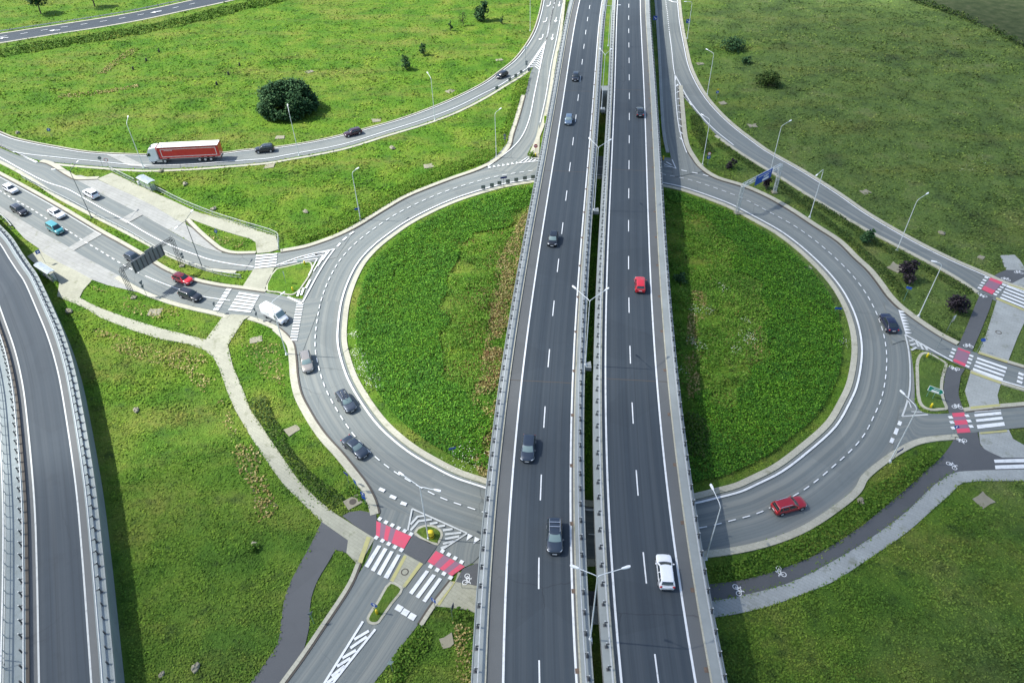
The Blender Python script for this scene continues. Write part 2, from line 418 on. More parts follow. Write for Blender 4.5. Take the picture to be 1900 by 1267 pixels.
def road(name, a, b, z, mat='asphalt_plain', n=4):
    A, B = cur(a, 0, n), cur(b, 0, n)
    poly = A+B[::-1]
    o = structure(name, poly, z, M[mat]); return o, A, B
def roaduv(name, a, b, z, mat='asphalt', cols=6, n=60):
    """carriageway between its two edge lines, as a grid with lengthwise UV"""
    A, B = cur(a, 0, 4), cur(b, 0, 4)
    A2 = resample(A, max(.5, sum((A[i+1]-A[i]).length for i in range(len(A)-1))/n)); B2 = resample(B, max(.5, sum((B[i+1]-B[i]).length for i in range(len(B)-1))/n))
    k = min(len(A2), len(B2)); fa = np.linspace(0, len(A2)-1, k); fb = np.linspace(0, len(B2)-1, k)
    ga = lambda L, f: L[int(f)].lerp(L[min(int(f)+1, len(L)-1)], f-int(f))
    m = MB(); acc = 0; prev = None
    for i in range(k):
        p, q = ga(A2, fa[i]), ga(B2, fb[i]); w = (q-p).length
        row = [p.lerp(q, c/cols) for c in range(cols+1)]; us = [w*c/cols for c in range(cols+1)]
        if prev:
            l = (row[cols//2]-prev[0][cols//2]).length
            for c in range(cols):
                qd = [prev[0][c], prev[0][c+1], row[c+1], row[c]]; uq = [(prev[1][c], acc), (prev[1][c+1], acc), (us[c+1], acc+l), (us[c], acc+l)]
                nrm = (qd[1]-qd[0]).cross(qd[3]-qd[0]).z
                if nrm < 0: qd = qd[::-1]; uq = uq[::-1]
                m.uv[len(m.f)] = uq; m.add([(v.x, v.y, z) for v in qd], [(0, 1, 2, 3)])
            acc += l
        prev = (row, us)
    o = m.build(name, M[mat]); o['kind'] = 'structure'; reg(A+B[::-1]); return o, A, B

# north-west bypass lane (the lorry's road)
NW_UP = "-60,222 0,246 26,256.6 52.6,263 100,272 168.4,283 263,287.5 340,287.5 418,284 450,279.5 513,273.7 581.6,263 639.5,250 673.7,240.8 739.5,222.4 805,198.7 845,181.6 897,155 926,134 952.6,113 976,84 990.8,58 1001,26 1006.6,0 1018,-60"
NW_LO = "-60,248 0,272 31.6,285 73,298 105,302 184,309 263,314 342,312 421,307 500,300.5 529,295 634,275 713,251 792,227 845,207 897,181 935,158 960,143 979,131 1000,118 1026,100 1040,50 1049,0 1060,-60"
bypass, NWU, NWL = roaduv('bypass_road', NW_UP, NW_LO, .035, 'asphalt', 6, 90)
NS_L = "1016,70 1003,105 987,129 976,171 963,218 952.6,250 939.5,268 920,290 890,312"
NS_R = "1042,40 1037,66 1026,118 1016,184 1005,229 997,255 979,293 1000,306 1004,330"
north_slip, NSL, NSR = roaduv('slip_road', NS_L, NS_R, .05, 'asphalt', 5, 50)
WU_T = "-60,250 0,275 32,288 73,302 88,304 127,328 141,334 168,348.5 208,370.6 265,400 309,425 354,450 400,467 432,472 477,472.5 521,469 565,461 598,452 631,438 660,424"
WU_B = "-60,270 0,298 53,326 110,364 155,388 183,402 221,421 276,450 309,468 354,487 400,499.5 440,503 480,501 510,497.5 550,489 590,486 625,478"
west_out, WUT, WUB = roaduv('west_exit_road', WU_T, WU_B, .065, 'asphalt', 6, 70)
WL_T = "-60,293 0,325 44,348.5 95,377 132.6,399 188,432.5 232,457 276,483 309,503 354,520 406,531.5 450,537 492,543 534,551 562,556 600,552"
WL_B = "-60,352 0,384 35,406 75,430 124,457 155,476.7 221,512 265,537.5 309,555 354,568 400,578 427,585 465,588 493.6,597 518,608 533.4,623.6 544.5,639 556,668"
west_in, WLT, WLB = roaduv('west_entry_road', WL_T, WL_B, .08, 'asphalt', 6, 70)
S_L = "712,940 700,970 690,1018 675,1050 652,1085 603,1160.7 562,1221.5 530,1265.5 480,1335"
S_R = "905,1010 880,1042 850,1060 833,1078.5 798,1125 775,1160 747.5,1195.5 718,1236.5 695,1265.7 650,1335"
south_road, SLL, SRR = roaduv('south_road', S_L, S_R, .095, 'asphalt', 7, 60)
NE_L = "1203,-60 1217,0 1222,60 1236,110 1254,152 1281.6,197 1321,243 1330,252 1377,285 1421,312 1454,332 1509,367 1553.6,393.6 1610.5,427 1699,473 1776,515 1819,544 1860,566 1900,583 1960,614"
NE_R = "1250,-60 1258,0 1262,39.5 1270,84 1281.6,131.6 1310.5,184 1352.6,229 1400,266 1421,281 1487,318.5 1553.6,360.5 1610.5,400 1699,451 1765,484 1831.5,513 1859,526 1900,540 1960,562"
ne_bypass, NEL, NER = roaduv('east_bypass_road', NE_L, NE_R, .11, 'asphalt', 6, 90)
ES_L = "1220,20 1226,105 1230,184 1235,250 1243,284 1250,330"
ES_R = "1246,20 1253,100 1258,150 1262,210 1270,268 1283,293 1310,318"
east_slip, ESL, ESR = roaduv('east_slip_road', ES_L, ES_R, .125, 'asphalt', 5, 40)
EN_T = "1640,560 1685,586 1704.7,600 1743,625 1776,642 1801,652 1867,673 1900,683 1960,702"
EN_B = "1655,640 1680,633 1693,646 1724,654 1766.6,673 1792,684 1859,709 1900,721 1960,741"
east_exit, ENT, ENB = roaduv('east_entry_road', EN_T, EN_B, .14, 'asphalt', 5, 40)
EE_T = "1670,752 1697,748 1705,762 1721,768 1761,768 1788,765 1821,761 1859,757 1900,753.5 1960,747"
EE_B = "1655,838 1666,831 1695,817 1724,810.5 1774,806 1813,803 1859,798 1900,794 1960,788"
east_out, EET, EEB = roaduv('east_exit_road', EE_T, EE_B, .155, 'asphalt', 5, 40)
FR_T = "-80,76 0,64 79,52 158,40 237,27 329,8 420,-14 520,-45"
FR_B = "-80,92 0,80 105,63 184,51 263,37 342,20 434,0 560,-34"
far_road, FRT, FRB = roaduv('far_road', FR_T, FR_B, .03, 'deck_asphalt', 5, 60)
lower_road = structure('lower_road', pts("-140,560 -40,600 -5,660 10,760 17,900 20,1024 26,1330 -160,1330"), .03, M['asphalt_plain'])

# bays, pavements and paths
bay_n = structure('bus_bay', pts("127,327 141,334 168,348.5 208,371 265,400 309,425 354,450 384,462 412,470 410,465.5 393,453.5 366,430 345,417 320,404 287,384 243,362 205,345 181,334 150,326"), .10, M['bay'])
bay_s = structure('bus_bay', pts("-60,345 0,384 35,406 75,430 124,457 155,476.7 221,512 250,530 287,549 270,546 230,537 200,530 172,520 141,503 110,488 82,471 74,463 46,443.5 22,417 0,396 -60,352"), .11, M['bay'])
pave_n = structure('pavement', pts("181,333 208,321.5 247.5,340 283,357 320,373 362,393 400,404 424,410 477,428 512,439 518,463.4 500,469 477,471 474.6,450 463.5,443.5 432.6,434.7 397,423.6 352,406.5 344,409 345,417 320,404 287,384 243,362 205,345"), .14, M['paving'], 0)
pave_mid = structure('pavement', pts("471,500.5 510,497.5 490,540.5 450,533.5"), .17, M['paving'], 0)
pave_s = structure('pavement', pts("74,463 82,471 110,488 141,503 172,520 155,539 148,553 166,563 188,573 243,593 298,610 354,624 382,631 414,588 431,584 465,587 453,594 423,641 432,679 449,719 465,760 500,813 526,851 547,882 562,900 588,926 620,952 655,974 689.6,995.6 696,999 668,1047 660.7,1044 643,1026 646,1003 597,968.5 574,946 527,900 500,863 465,810 436,760 423,730 407.5,685.5 396,663 379,650 350,639 298,630 243,612.6 188,590.5 155,570.6 107,551 110.5,525 62,487 51,477"), .15, M['paving'], 0)
bike_disc = structure('bike_path', pts("636,958 649,950.7 669,948 698,953.6 700,972 697,999 689.6,995.6 655,973"), .165, M['bike_asphalt'], 0)
bike_sw = structure('bike_path', cur("597,968.5 574,1016 556,1048 536,1088 527,1117 521.6,1155 516,1192.5 492.7,1230 466.6,1265.5 420,1335", 0, 3)+cur("470,1335 527,1265.5 545,1239 561,1213 568,1190 574,1160.7 575,1132 579.6,1103 591,1074 608.5,1045 623,1020", 0, 3)+pts("643,1026 646,1003"), .12, M['bike_asphalt'], 0)
pave_se = structure('pavement', pts("836,1090 845,1078.5 850,1062 900,1069 960,1080 1095,1097 1095,1158 960,1150 900,1146 870,1132 838,1128 808,1125 812,1122"), .145, M['paving'], 0)
bike_s = structure('bike_path', pts("858,1057 872,1050 886,1046 960,1056 960,1092 893,1089 846,1080"), .17, M['bike_asphalt'], 0)
E_BIKE_U = "960,1080 1095,1097 1200,1097 1313,1085 1374,1077 1432,1062 1513,1030 1600,975 1632,949 1698,893 1714,877 1743,852 1763,827 1774,806"
E_BIKE_L = "960,1102 1095,1124 1200,1125 1316,1116 1385,1103 1461,1082.5 1533,1048 1616,998 1682,949 1734,899 1770,877.5 1801,874 1900,871.5 1960,870"
bike_e = structure('bike_path', cur(E_BIKE_U, 0, 3)+pts("1799,804 1813,803.5 1818,827 1826.5,834.7 1844,844 1859,850 1900,850 1960,850")+cur(E_BIKE_L, 0, 3)[::-1], .16, M['bike_asphalt'], 0)
pave_e = structure('pavement', cur(E_BIKE_L, 0, 3)+cur("1960,892 1900,893 1787,896 1764,916 1731,945 1682,988 1616,1034 1550,1077 1518.6,1091 1432,1123 1374,1137.5 1322,1145.6 1200,1156 1095,1158 960,1152", 0, 3), .13, M['greypave'], 0)
bike_mid = structure('bike_path', pts("1758,681 1752,702 1750,725 1755,746 1761,768 1788,765 1782,748 1778,734 1778,725 1782,698.5 1790,685"), .16, M['bike_asphalt'], 0)
bike_up = structure('bike_path', pts("1819,544 1809,567 1793.7,605.7 1780,636.6 1777,643 1803,653 1820.7,611.5 1836,573 1842,552"), .16, M['bike_asphalt'], 0)
bike_top = structure('bike_path', pts("1836,517 1853.6,507 1867,502 1900,503 1960,502 1960,513 1900,514 1879,526 1872,528 1857,524"), .16, M['bike_asphalt'], 0)
for nm, s_, z in (("pavement", "1850,555.4 1900,577 1908,582 1888,625 1869,673.4 1815,655 1830,619 1842,580.6", .15), ("pavement", "1801,689 1857.5,709 1850,734 1854.6,757 1801,762 1790,726", .15), ("pavement", "1816,802.5 1871,798 1879,815 1900,827 1960,840 1960,850 1859,850 1826.5,835 1818,823", .15), ("pavement", "1856,475 1882,474 1892,484 1902,500 1902,503 1867,502 1863.5,495", .15), ("pavement", "1872,528 1879,526 1900,515 1960,513 1960,560 1900,539", .15)):
    structure(nm, pts(s_), z, M['greypave'], 0)
# refuge of the south crossing
ref1 = structure('refuge_paving', pts("767,993.7 811.6,1014 788,1047 749,1025"), .17, M['bike_asphalt'], 0)
ref2 = structure('refuge_paving', pts("751,1028.5 786,1047 749.5,1092 724,1078"), .165, M['paving'], 0)

# raised grass islands with kerbs
def island(outline, kw=.35, z=.17, mat='grass', kerb=True):
    P = smooth(pts(outline), 3, True)
    ar = sum(P[i].x*P[(i+1) % len(P)].y-P[(i+1) % len(P)].x*P[i].y for i in range(len(P)))
    s_ = 1 if ar > 0 else -1
    a = MB(); a.band(P, 0, s_*kw, 0, z, 0, True); k = a.build('traffic_island_kerb', M['kerb']); k['kind'] = 'structure'
    Q = offset(P, s_*kw*.9, True); b = MB(); b.prism(Q, 0.0, z+.02); o = b.build('traffic_island_grass', M['grass']); o['kind'] = 'structure'
    return Q
ISL = []
ISL.append(island("512,500.5 530,495.5 550,490.5 566,487 576,487 580,492 580,502 573,516 565,528 556,540 545,547.5 534,548.5 516,544 494,540"))
ISL.append(island("769,991.5 771,984 776,979 789.5,974.5 805,975.5 819,984 822,993 818,1004 811.6,1012.5"))
ISL.append(island("724,1080 748,1093 728,1122 710,1148 703,1157 692,1159.5 683,1156 680.5,1148 690,1130 699,1117.5"))
ISL.append(island("1700,668 1710,655 1724,655.5 1742,665 1757,675 1757,681 1751,702 1749,725 1753,744 1758,760 1745,762 1728,763 1712,757 1703,745 1699,700", .5))

# kerbs along the outer edges
def kerb(name, c, w=.9, z=.13, side=1, mat='kerb', gut=True, n=4):
    P = cur(c, 0, n) if isinstance(c, str) else c
    a = MB(); a.band(P, 0, side*w, 0, z); o = a.build(name, M[mat]); o['kind'] = 'structure'
    if gut:
        b = MB(); b.band(P, -side*.26, 0, 0, z-.035); q = b.build('gutter', M['gutter']); q['kind'] = 'structure'
    A = offset(P, side*w); reg(P+A[::-1])
    return P
ik = MB(); ik.band(RL, -SGN*.65, -SGN*1.55, 0, .15, 0, True); k = ik.build('roundabout_kerb', M['kerb']); k['kind'] = 'structure'
kerb('kerb_strip', "974,178 963,218 952.6,250 945,276 920,300 887,316.5 843,332 799,348.5 754.7,367 710.5,392.7 666,420 633,437 600,450 565,461 521,469", 1.0, .2, -1)
kerb('kerb_strip', "516,608 533.4,623.6 544.5,639 549,668 551.5,699 559,732.6 573.4,761 587.6,784.7 606.6,810.8 632.6,839 656,867.6 680,899 693,922.6 699.5,940 702.6,953.4", 1.1, .2, -1)
kerb('kerb_strip', NW_UP, .35, .16, 1)
kerb('kerb_strip', "83,300 105,304 184,311 263,316.5 342,314.5 421,309 500,302 529,297 634,277 713,253 792,229 845,209 897,183 935,160 960,145 979,132", .8, .13, -1, gut=False)
kerb('kerb_strip', WU_B.replace("480,501 510,497.5 550,489 590,486 625,478", ""), .9, .18, -1, gut=False)
kerb('kerb_strip', "73,301.5 88,305 127,328 141,334 181,333.5", 1.2, .19, 1)
kerb('kerb_strip', "345,409 366,430 393,453.5 410,465.5 432,471.5 474,471.5", .8, .19, 1)
kerb('kerb_strip', WL_T.replace(" 534,551 562,556 600,552", ""), .8, .19, 1)
kerb('kerb_strip', "221,513 265,538.5 309,556 354,569 400,579 427,586", .9, .19, -1, gut=False)
kerb('kerb_strip', "465,588 493.6,597 518,608", .9, .19, -1, gut=False)
kerb('kerb_strip', NE_R, .9, .2, 1)
kerb('kerb_strip', "1330,252 1377,285 1421,312 1454,332 1509,367 1553.6,393.6 1610.5,427 1699,473 1776,515 1817,543", .75, .2, -1, gut=False)
kerb('kerb_strip', "1259,160 1263,210 1270,268 1283,293 1299.5,314 1328,332 1377,347 1421,366 1465,391 1509,420 1553.6,449 1585,480 1608,501 1627,524.5 1646.7,551.5 1666,571 1685.4,586 1704.7,600 1743,625 1774,641", 1.1, .2, 1)
kerb('kerb_strip', "1815,657 1867,674 1900,684 1960,703", .7, .2, 1)
kerb('kerb_strip', "1801,687.5 1859,709.5 1900,722 1960,742", .6, .2, -1)
kerb('kerb_strip', "1790,764.5 1821,761 1859,757 1900,753.5 1960,747", .7, .2, 1)
kerb('kerb_strip', "1774,806.5 1724,811 1695,817.5 1666,831.5 1637,850.5 1598,883 1585,906.5 1547.6,938 1489.6,975.5 1431.7,999 1374,1013.5 1316,1022 1200,1034 1095,1038 960,1048", .95, .2, 1, gut=False)
kerb('kerb_strip', "1217,-10 1220,20 1226,105 1230,184 1235,250 1242,284", .8, .2, -1, 'greypave', gut=False)
kerb('kerb_strip', "668,1047 652,1085 603,1160.7 562,1221.5 530,1265.5 480,1335", .5, .2, -1)
kerb('kerb_strip', "836,1078.5 800,1125 777,1160", .5, .2, 1)
kerb('kerb_strip', FR_T, .9, .12, 1, gut=False); kerb('kerb_strip', FR_B, .9, .12, -1, gut=False)
kerb('kerb_strip', "1047,-20 1037,66 1026,118 1016,184 1005,229 995,255 980,292", .9, .2, 1, gut=False)
tri = structure('gore_paving', pts("1000,232 993,262 984,290 1000,294 1002,250"), .19, M['paving'], 0)

# ---------------------------------------------------------------- painted markings (parts of their roads)
def line(mb, c, w, z, n=4, m=0, d=0.0):
    P = cur(c, 0, n) if isinstance(c, str) else c
    mb.ribbon(P, d-w/2, d+w/2, z, m); return P
def dashes(mb, P, on, off, w, z, d=0.0, start=0.0, closed=False):
    P = list(P)+([P[0]] if closed else [])
    Q = resample(P, .25); a = np.array([tuple(p) for p in Q]); L = np.r_[0, np.cumsum(np.linalg.norm(np.diff(a, axis=0), axis=1))]
    s = start
    ev = lambda q: Vector([np.interp(q, L, a[:, k]) for k in range(3)])
    while s+on < L[-1]:
        mb.ribbon([ev(s), ev(s+on/2), ev(s+on)], d-w/2, d+w/2, z); s += on+off
def poly(mb, s, z, m=0): mb.sheet(pts(s), z, m)
mk = MB(); mk.ribbon(RL, -.15, .15, .18, 0, True); mk.build('edge_line', M['white'], ring)
mk = MB(); dashes(mk, ringoff(3.75), 1.1, .95, .16, .18, closed=True); mk.build('lane_dashes', M['white'], ring)
ZM = .185
mk = MB(); line(mk, "0,271 31.6,284 105,293 184,301 263,308 342,306.6 421,301 500,295 529,289.5 634,269.7 713,246 792,221 845,201 897,175 926,160.5 950,145 958,140 979,127 1012,79 1021,40 1030,0", .22, ZM)
line(mk, NW_UP, .22, ZM, d=-.7); line(mk, "0,271 28,284 70,302", .3, ZM); mk.build('edge_line', M['white'], bypass)
mk = MB()
for t, b, e in (((1021.6, 4.7), (1020.4, 11), (1014.5, 13.8)), ((1014.9, 34), (1013.7, 40), (1007.8, 43.4)), ((1007.8, 65), (1006.6, 71.4), (1000, 75.8))):
    a_, b_, e_ = at(*t), at(*b), at(*e)
    mk.ribbon([a_, b_], -.15, .15, ZM); mk.ribbon([b_, b_.lerp(e_, .55)], -.15, .15, ZM+.004)
    dd = (e_-b_).normalized(); nn = Vector((-dd.y, dd.x, 0)); c_ = b_.lerp(e_, .5)
    mk.sheet([c_+nn*.75, e_, c_-nn*.75], ZM+.008)
for t, e in (((1038.5, 4.7), (1037, 14.2)), ((1032.6, 33.5), (1030.3, 43.4)), ((1026, 65), (1024, 76.6))):
    a_, e_ = at(*t), at(*e); dd = (e_-a_).normalized(); nn = Vector((-dd.y, dd.x, 0)); c_ = a_.lerp(e_, .6)
    mk.ribbon([a_, c_], -.15, .15, ZM); mk.sheet([c_+nn*.6, e_, c_-nn*.6], ZM+.004)
for a_, b_ in (((1029.5, 1), (1028.5, 6)), ((1028, 9), (1027, 14))): mk.ribbon([at(*a_), at(*b_)], -.15, .15, ZM)
line(mk, "1026,17 1019,48 1014,74 1008,95 1001,131 992,174 981.6,223.7 968,255 952.6,273.7 926,295 905,310", .25, ZM)
line(mk, "1044,8 1034,66 1023,118 1012,184 1002,229", .2, ZM)
mk.build('lane_marking', M['white'], north_slip)
def chev(mb, apex, l_end, r_end, n, w, z, t0=.12, t1=1.0):
    """chevron bars filling the wedge between two lines that meet at the apex"""
    A, L_, R_ = at(*apex), at(*l_end), at(*r_end); mid = (L_+R_)/2
    for i in range(n):
        t = t0+(t1-t0)*i/max(1, n-1); a = A.lerp(L_, t); b = A.lerp(R_, t); c = A.lerp(mid, t)+(A-mid).normalized()*min(2.2, (a-b).length*.45)
        mb.ribbon([a, c], -w/2, w/2, z); mb.ribbon([c, b], -w/2, w/2, z+.003)
mk = MB(); line(mk, "1012,79 979,127", .3, .195); line(mk, "1012,79 1001,131", .3, .198); chev(mk, (1012, 79), (980, 126), (1001, 131), 13, .32, .19); mk.build('hatching', M['white'], north_slip)
mk = MB()
def triangles(mb, a, b, n, size, z, tow):
    A, B = at(*a), at(*b); T = at(*tow); dd = (B-A)/max(1, n-1)
    u = dd.normalized()
    for i in range(n):
        c = A+dd*i; f = (T-c); f.z = 0; f = (f-u*f.dot(u)).normalized()
        mb.sheet([c-u*size*.38, c+u*size*.38, c+f*size], z)
triangles(mk, (909, 313), (960, 305), 7, 1.0, ZM, (935, 295))
line(mk, "963,304 979,293", .25, ZM); line(mk, "963,304 1000,300", .25, ZM+.003); line(mk, "979,293 1001,296", .25, ZM)
for a_, b_ in (((972, 303), (982, 295)), ((980, 302), (988, 296)), ((988, 301), (994, 297))): mk.ribbon([at(*a_), at(*b_)], -.14, .14, ZM+.002)
mk.build('give_way_marking', M['white'], north_slip)
# west exit
mk = MB(); line(mk, "-40,274 0,293 44,317.6 88,339.7 124,351.5 159,370.6 199,393 232,410 276,436 320,458 365,474.5 388,482.5 432.6,491.5 471,496.5", .25, ZM)
line(mk, "513,493.5 560,477 621,463.5", .25, ZM); line(mk, "28,284 68,303", .25, ZM)
mk.build('edge_line', M['white'], west_out)
mk = MB(); P_ = [at(621, 463.5), at(632, 447), at(656, 429)]; dashes(mk, cur("626,459 637,447 650,436 662,428"), 1.3, 1.0, .4, ZM)
for a_, b_, c_ in (((521, 492), (589, 481), (573, 512)), ((545, 485), (600, 474), (582, 505)), ((565, 479), (607, 468.5), (590, 495)), ((585, 474), (612, 466), (599, 484))):
    mk.ribbon([at(*a_), at(*b_)], -.11, .11, .19); mk.ribbon([at(*b_), at(*c_)], -.11, .11, .193)
line(mk, "621,463.5 606,484 590,510 575,538 562,562", .25, .196); mk.ribbon([at(534, 552), at(560, 564)], -.22, .22, .19)
for a_, b_ in (((552, 551), (556, 540)), ((559, 549), (564, 535)), ((568, 536), (576, 520))): mk.ribbon([at(*a_), at(*b_)], -.2, .2, .19)
mk.build('hatching', M['white'], west_out)
def bars(mb, quads, z):
    for q in quads:
        P = pts(q) if isinstance(q, str) else [at(*p) for p in q]
        mb.sheet(P, z)
def zebra(parent, first, last, n, frac, z):
    """n bars between the first and the last bar, each given by its two ends"""
    mb = MB(); A0, A1 = at(*first[0]), at(*first[1]); B0, B1 = at(*last[0]), at(*last[1])
    w = ((B0-A0).length/max(1, n-1))*frac
    for i in range(n):
        t = i/max(1, n-1); mb.ribbon([A0.lerp(B0, t), A1.lerp(B1, t)], -w/2, w/2, z)
    return mb.build('zebra_crossing', M['white'], parent)
zebra(west_out, ((475.5, 476), (514.5, 472.5)), ((473, 498), (513, 493.5)), 5, .55, .19)
zebra(west_in, ((443, 545), (481, 551)), ((425, 575), (466, 579.5)), 6, .55, .19)
mk = MB()
for i in range(7):
    t = i/6; a_ = at(424.5, 539).lerp(at(402, 575), t); mk.box((a_.x, a_.y, .19), 1.0, .62, .004, math.atan2(*(at(466, 544)-at(424, 538)).yx))
mk.build('stop_line', M['white'], west_in)
mk = MB(); dashes(mk, cur("0,355 26,371 60,390 90,409 124,428 155,448 190,469 221,488 250,504 270,513"), 1.0, 1.0, .2, ZM)
line(mk, "270,513 290,522 330,537 375,551 428,559", .16, ZM); line(mk, "-30,341 0,357", .18, ZM)
line(mk, "0,330 44,353 95,381.5 132.6,404 188,437", .12, ZM)
mk.build('lane_dashes', M['white'], west_in)
mk = MB()
for i in range(14):
    t = i/13; a_ = at(557, 566).lerp(at(545, 632), t); mk.box((a_.x, a_.y, .19), 1.25, .36, .004, R(-4))
mk.build('give_way_marking', M['white'], west_in)
for q, par in (("190,472 233,456 250,466 145,466", None),): pass
mk = MB(); poly(mk, "125,462 178,429.5 190,436 137,466.5", .165); mk.build('repair_patch', M['bay'], west_in)
mk = MB(); poly(mk, "221,409 250,393.5 265,400 236,416", .165); mk.build('repair_patch', M['bay'], west_out)
mk = MB(); poly(mk, "196,287 231,289.5 276,312 240,309", .165); mk.build('repair_patch', M['bay'], bypass)
# south road
mk = MB(); bars(mk, ["701,1012.6 708,1014 683.7,1054.5 677,1051", "713,1017.4 719.5,1019.7 695.5,1061.6 688.4,1058.4", "724.7,1023 731,1024.5 706.6,1068.7 700,1065.5", "737.4,1029.2 743.7,1030.8 720,1075 712,1071.8",
    "790.4,1059 796.6,1061.3 765.4,1104.2 759.2,1100.3", "802.7,1066.2 809,1068.7 777.7,1111.3 771.3,1107.7", "814.8,1072.6 820.6,1075.2 790,1118.5 784,1115.2"], .2); mk.build('zebra_crossing', M['white'], south_road)
def blocks(mb, pxs, s1, s2, rot, z):
    for p in pxs: a_ = at(*p); mb.box((a_.x, a_.y, z), s1, s2, .006, rot)
c600 = lambda x, y: (600+x/6.333, 880+y/6.333)
mk = MB(); ra = math.atan2(*(at(*c600(1032, 710))-at(*c600(665, 530))).yx)
blocks(mk, [c600(*p) for p in ((665, 530), (738, 570), (812, 605), (885, 640), (958, 672), (1032, 710), (625, 750), (697, 787), (770, 823), (843, 860), (918, 895), (1400, 910), (1475, 950), (1550, 992), (1625, 1037), (1262, 1088), (1340, 1130), (1418, 1173), (1495, 1220))], .5, .5, ra, .2)
mk.build('crossing_blocks', M['white'], south_road)
def redzone(parent, corners, stripes, z):
    """bicycle crossing: a worn red field with fresher bands, given as fractions of its length"""
    A, B, C, D = [at(*p) for p in corners]
    mb = MB(); mb.sheet([A, B, C, D], z); mb.build('bike_crossing', M['redworn'], parent)
    mb = MB()
    for f0, f1 in stripes: mb.sheet([A.lerp(B, f0), A.lerp(B, f1), D.lerp(C, f1), D.lerp(C, f0)], z+.004)
    mb.build('bike_crossing_band', M['red'], parent)
redzone(south_road, [c600(625, 555), c600(1035, 735), c600(950, 880), c600(620, 730)], ((0, .13), (.28, .42), (.56, 1)), .185)
redzone(south_road, [c600(1325, 905), c600(1665, 1090), c600(1510, 1200), c600(1225, 1030)], ((0, .27), (.5, .66), (.84, 1)), .185)
mk = MB(); blocks(mk, [(740.7, 1129.2), (752.4, 1137), (765, 1144.8)], .85, .75, ra, .2); mk.build('stop_line', M['white'], south_road)
mk = MB(); line(mk, "674,1153.6 604,1265.5 565,1330", .28, .2); line(mk, "697,1168 620,1265.5 575,1325", .28, .2)
for q in (((685, 1171), (658, 1187)), ((681, 1182), (650.5, 1203)), ((661, 1207), (636, 1221.5)), ((650.5, 1221.5), (626, 1237)), ((640, 1236), (616, 1255)), ((630, 1251), (607, 1268)), ((617, 1268), (594, 1284))): mk.ribbon([at(*q[0]), at(*q[1])], -.17, .17, .196)
mk.build('hatching', M['white'], south_road)
mk = MB(); triangles(mk, (873, 993), (886, 999), 2, 1.0, ZM, (872, 1010)); mk.build('give_way_marking', M['white'], south_road)
mk = MB(); line(mk, "757,985 765,945", .22, .2); line(mk, "765,945 867,990.5", .22, .203); line(mk, "867,990.5 820,1021", .22, .2)
for q in (((762, 974), (775, 959.5), (787, 958)), ((762, 985), (777, 968), (802, 964.5)), ((798, 973), (812, 970.5)), ((812, 978), (826, 976)), ((822, 985), (840, 982.5)), ((826, 992.5), (856, 989)), ((826, 1001), (852, 996)), ((822, 1010), (842, 1005)), ((818, 1018), (830, 1013.5))):
    mk.ribbon([at(*p) for p in q], -.16, .16, .19)
mk.build('hatching', M['wornwhite'], south_road)
mk = MB()
for a_, b_ in (((704, 907.5), (713.5, 911.5)), ((724, 921), (734.5, 925)), ((744, 933.5), (754, 936.5))):
    P0, P1 = at(a_[0], a_[1]), at(b_[0]+.5, b_[1]+.5); mk.ribbon([P0, P1], -.25, .25, ZM)
mk.build('give_way_marking', M['white'], ring)
mk = MB(); bars(mk, ["681,996 688.5,998.5 672,1046.5 664.5,1043", "749.5,1031 755,1033 730,1080.5 724,1077.5", "779,1044 785,1047 752,1091 747,1088.5", "840,1079 845.5,1080 816,1124 810,1121"], .186); mk.build('tactile_strip', M['tactile'], ref2)
# east side
mk = MB(); line(mk, "1678.6,622 1724,648 1766.6,671.5", .25, ZM+.01); line(mk, "1803,689 1859,708 1900,720 1950,736", .25, ZM+.01); mk.build('edge_line', M['white'], east_exit)
mk = MB(); line(mk, "1678.6,622 1685,650 1688,690 1687,725 1680,755 1673,774", .25, .2)
for a_, b_ in (((1686, 634), (1694, 633)), ((1688, 642), (1698, 639)), ((1690, 651), (1700, 646)), ((1698, 632), (1704, 645)), ((1705, 637), (1712, 650)), ((1715, 643), (1720, 651))): mk.ribbon([at(*a_), at(*b_)], -.18, .18, .2)
line(mk, "1673,774 1721,770.5", .25, .203); line(mk, "1683,740 1690,758", .18, .2); line(mk, "1690,765 1710,766", .18, .2)
mk.build('hatching', M['wornwhite'], ring)
mk = MB(); triangles(mk, (1667, 579), (1678.5, 618), 8, 1.1, ZM+.01, (1700, 600)); mk.build('give_way_marking', M['white'], east_exit)
mk = MB()
for a_, b_ in (((1670, 783), (1667, 790)), ((1664, 796), (1660, 807)), ((1656, 814), (1652.5, 823))): mk.ribbon([at(*a_), at(*b_)], -.24, .24, ZM)
mk.build('give_way_marking', M['white'], east_out)
redzone(ne_bypass, [(1837, 516.5), (1820.4, 538.5), (1840, 548), (1860, 525)], ((0, .2), (.7, 1)), .2)
redzone(east_exit, [(1777, 646.5), (1767.5, 671.5), (1789.8, 682), (1799.5, 655)], ((0, .1), (.82, 1)), .2)
redzone(east_out, [(1765.5, 768), (1775.5, 805), (1799.8, 803.4), (1787.8, 766.4)], ((0, .2), (.38, .6), (.79, 1)), .2)
mk = MB(); c17 = lambda x, y: (1700+x/9.05, 440+y/9.05)
rb = math.atan2(*(at(*c17(1450, 770))-at(*c17(1240, 690))).yx)
blocks(mk, [c17(*p) for p in ((1170, 695), (1140, 740), (1112, 785), (1085, 828), (1057, 870), (1465, 820), (1427, 858), (1390, 897), (1353, 937), (1318, 977))], .6, .5, rb, .21); mk.build('crossing_blocks', M['white'], ne_bypass)
zebra(ne_bypass, ((1866.5, 532.5), (1930, 557)), ((1855, 553.5), (1922, 581)), 5, .52, .21)
c15 = lambda x, y: (1550+x/5.171, 480+y/5.171)
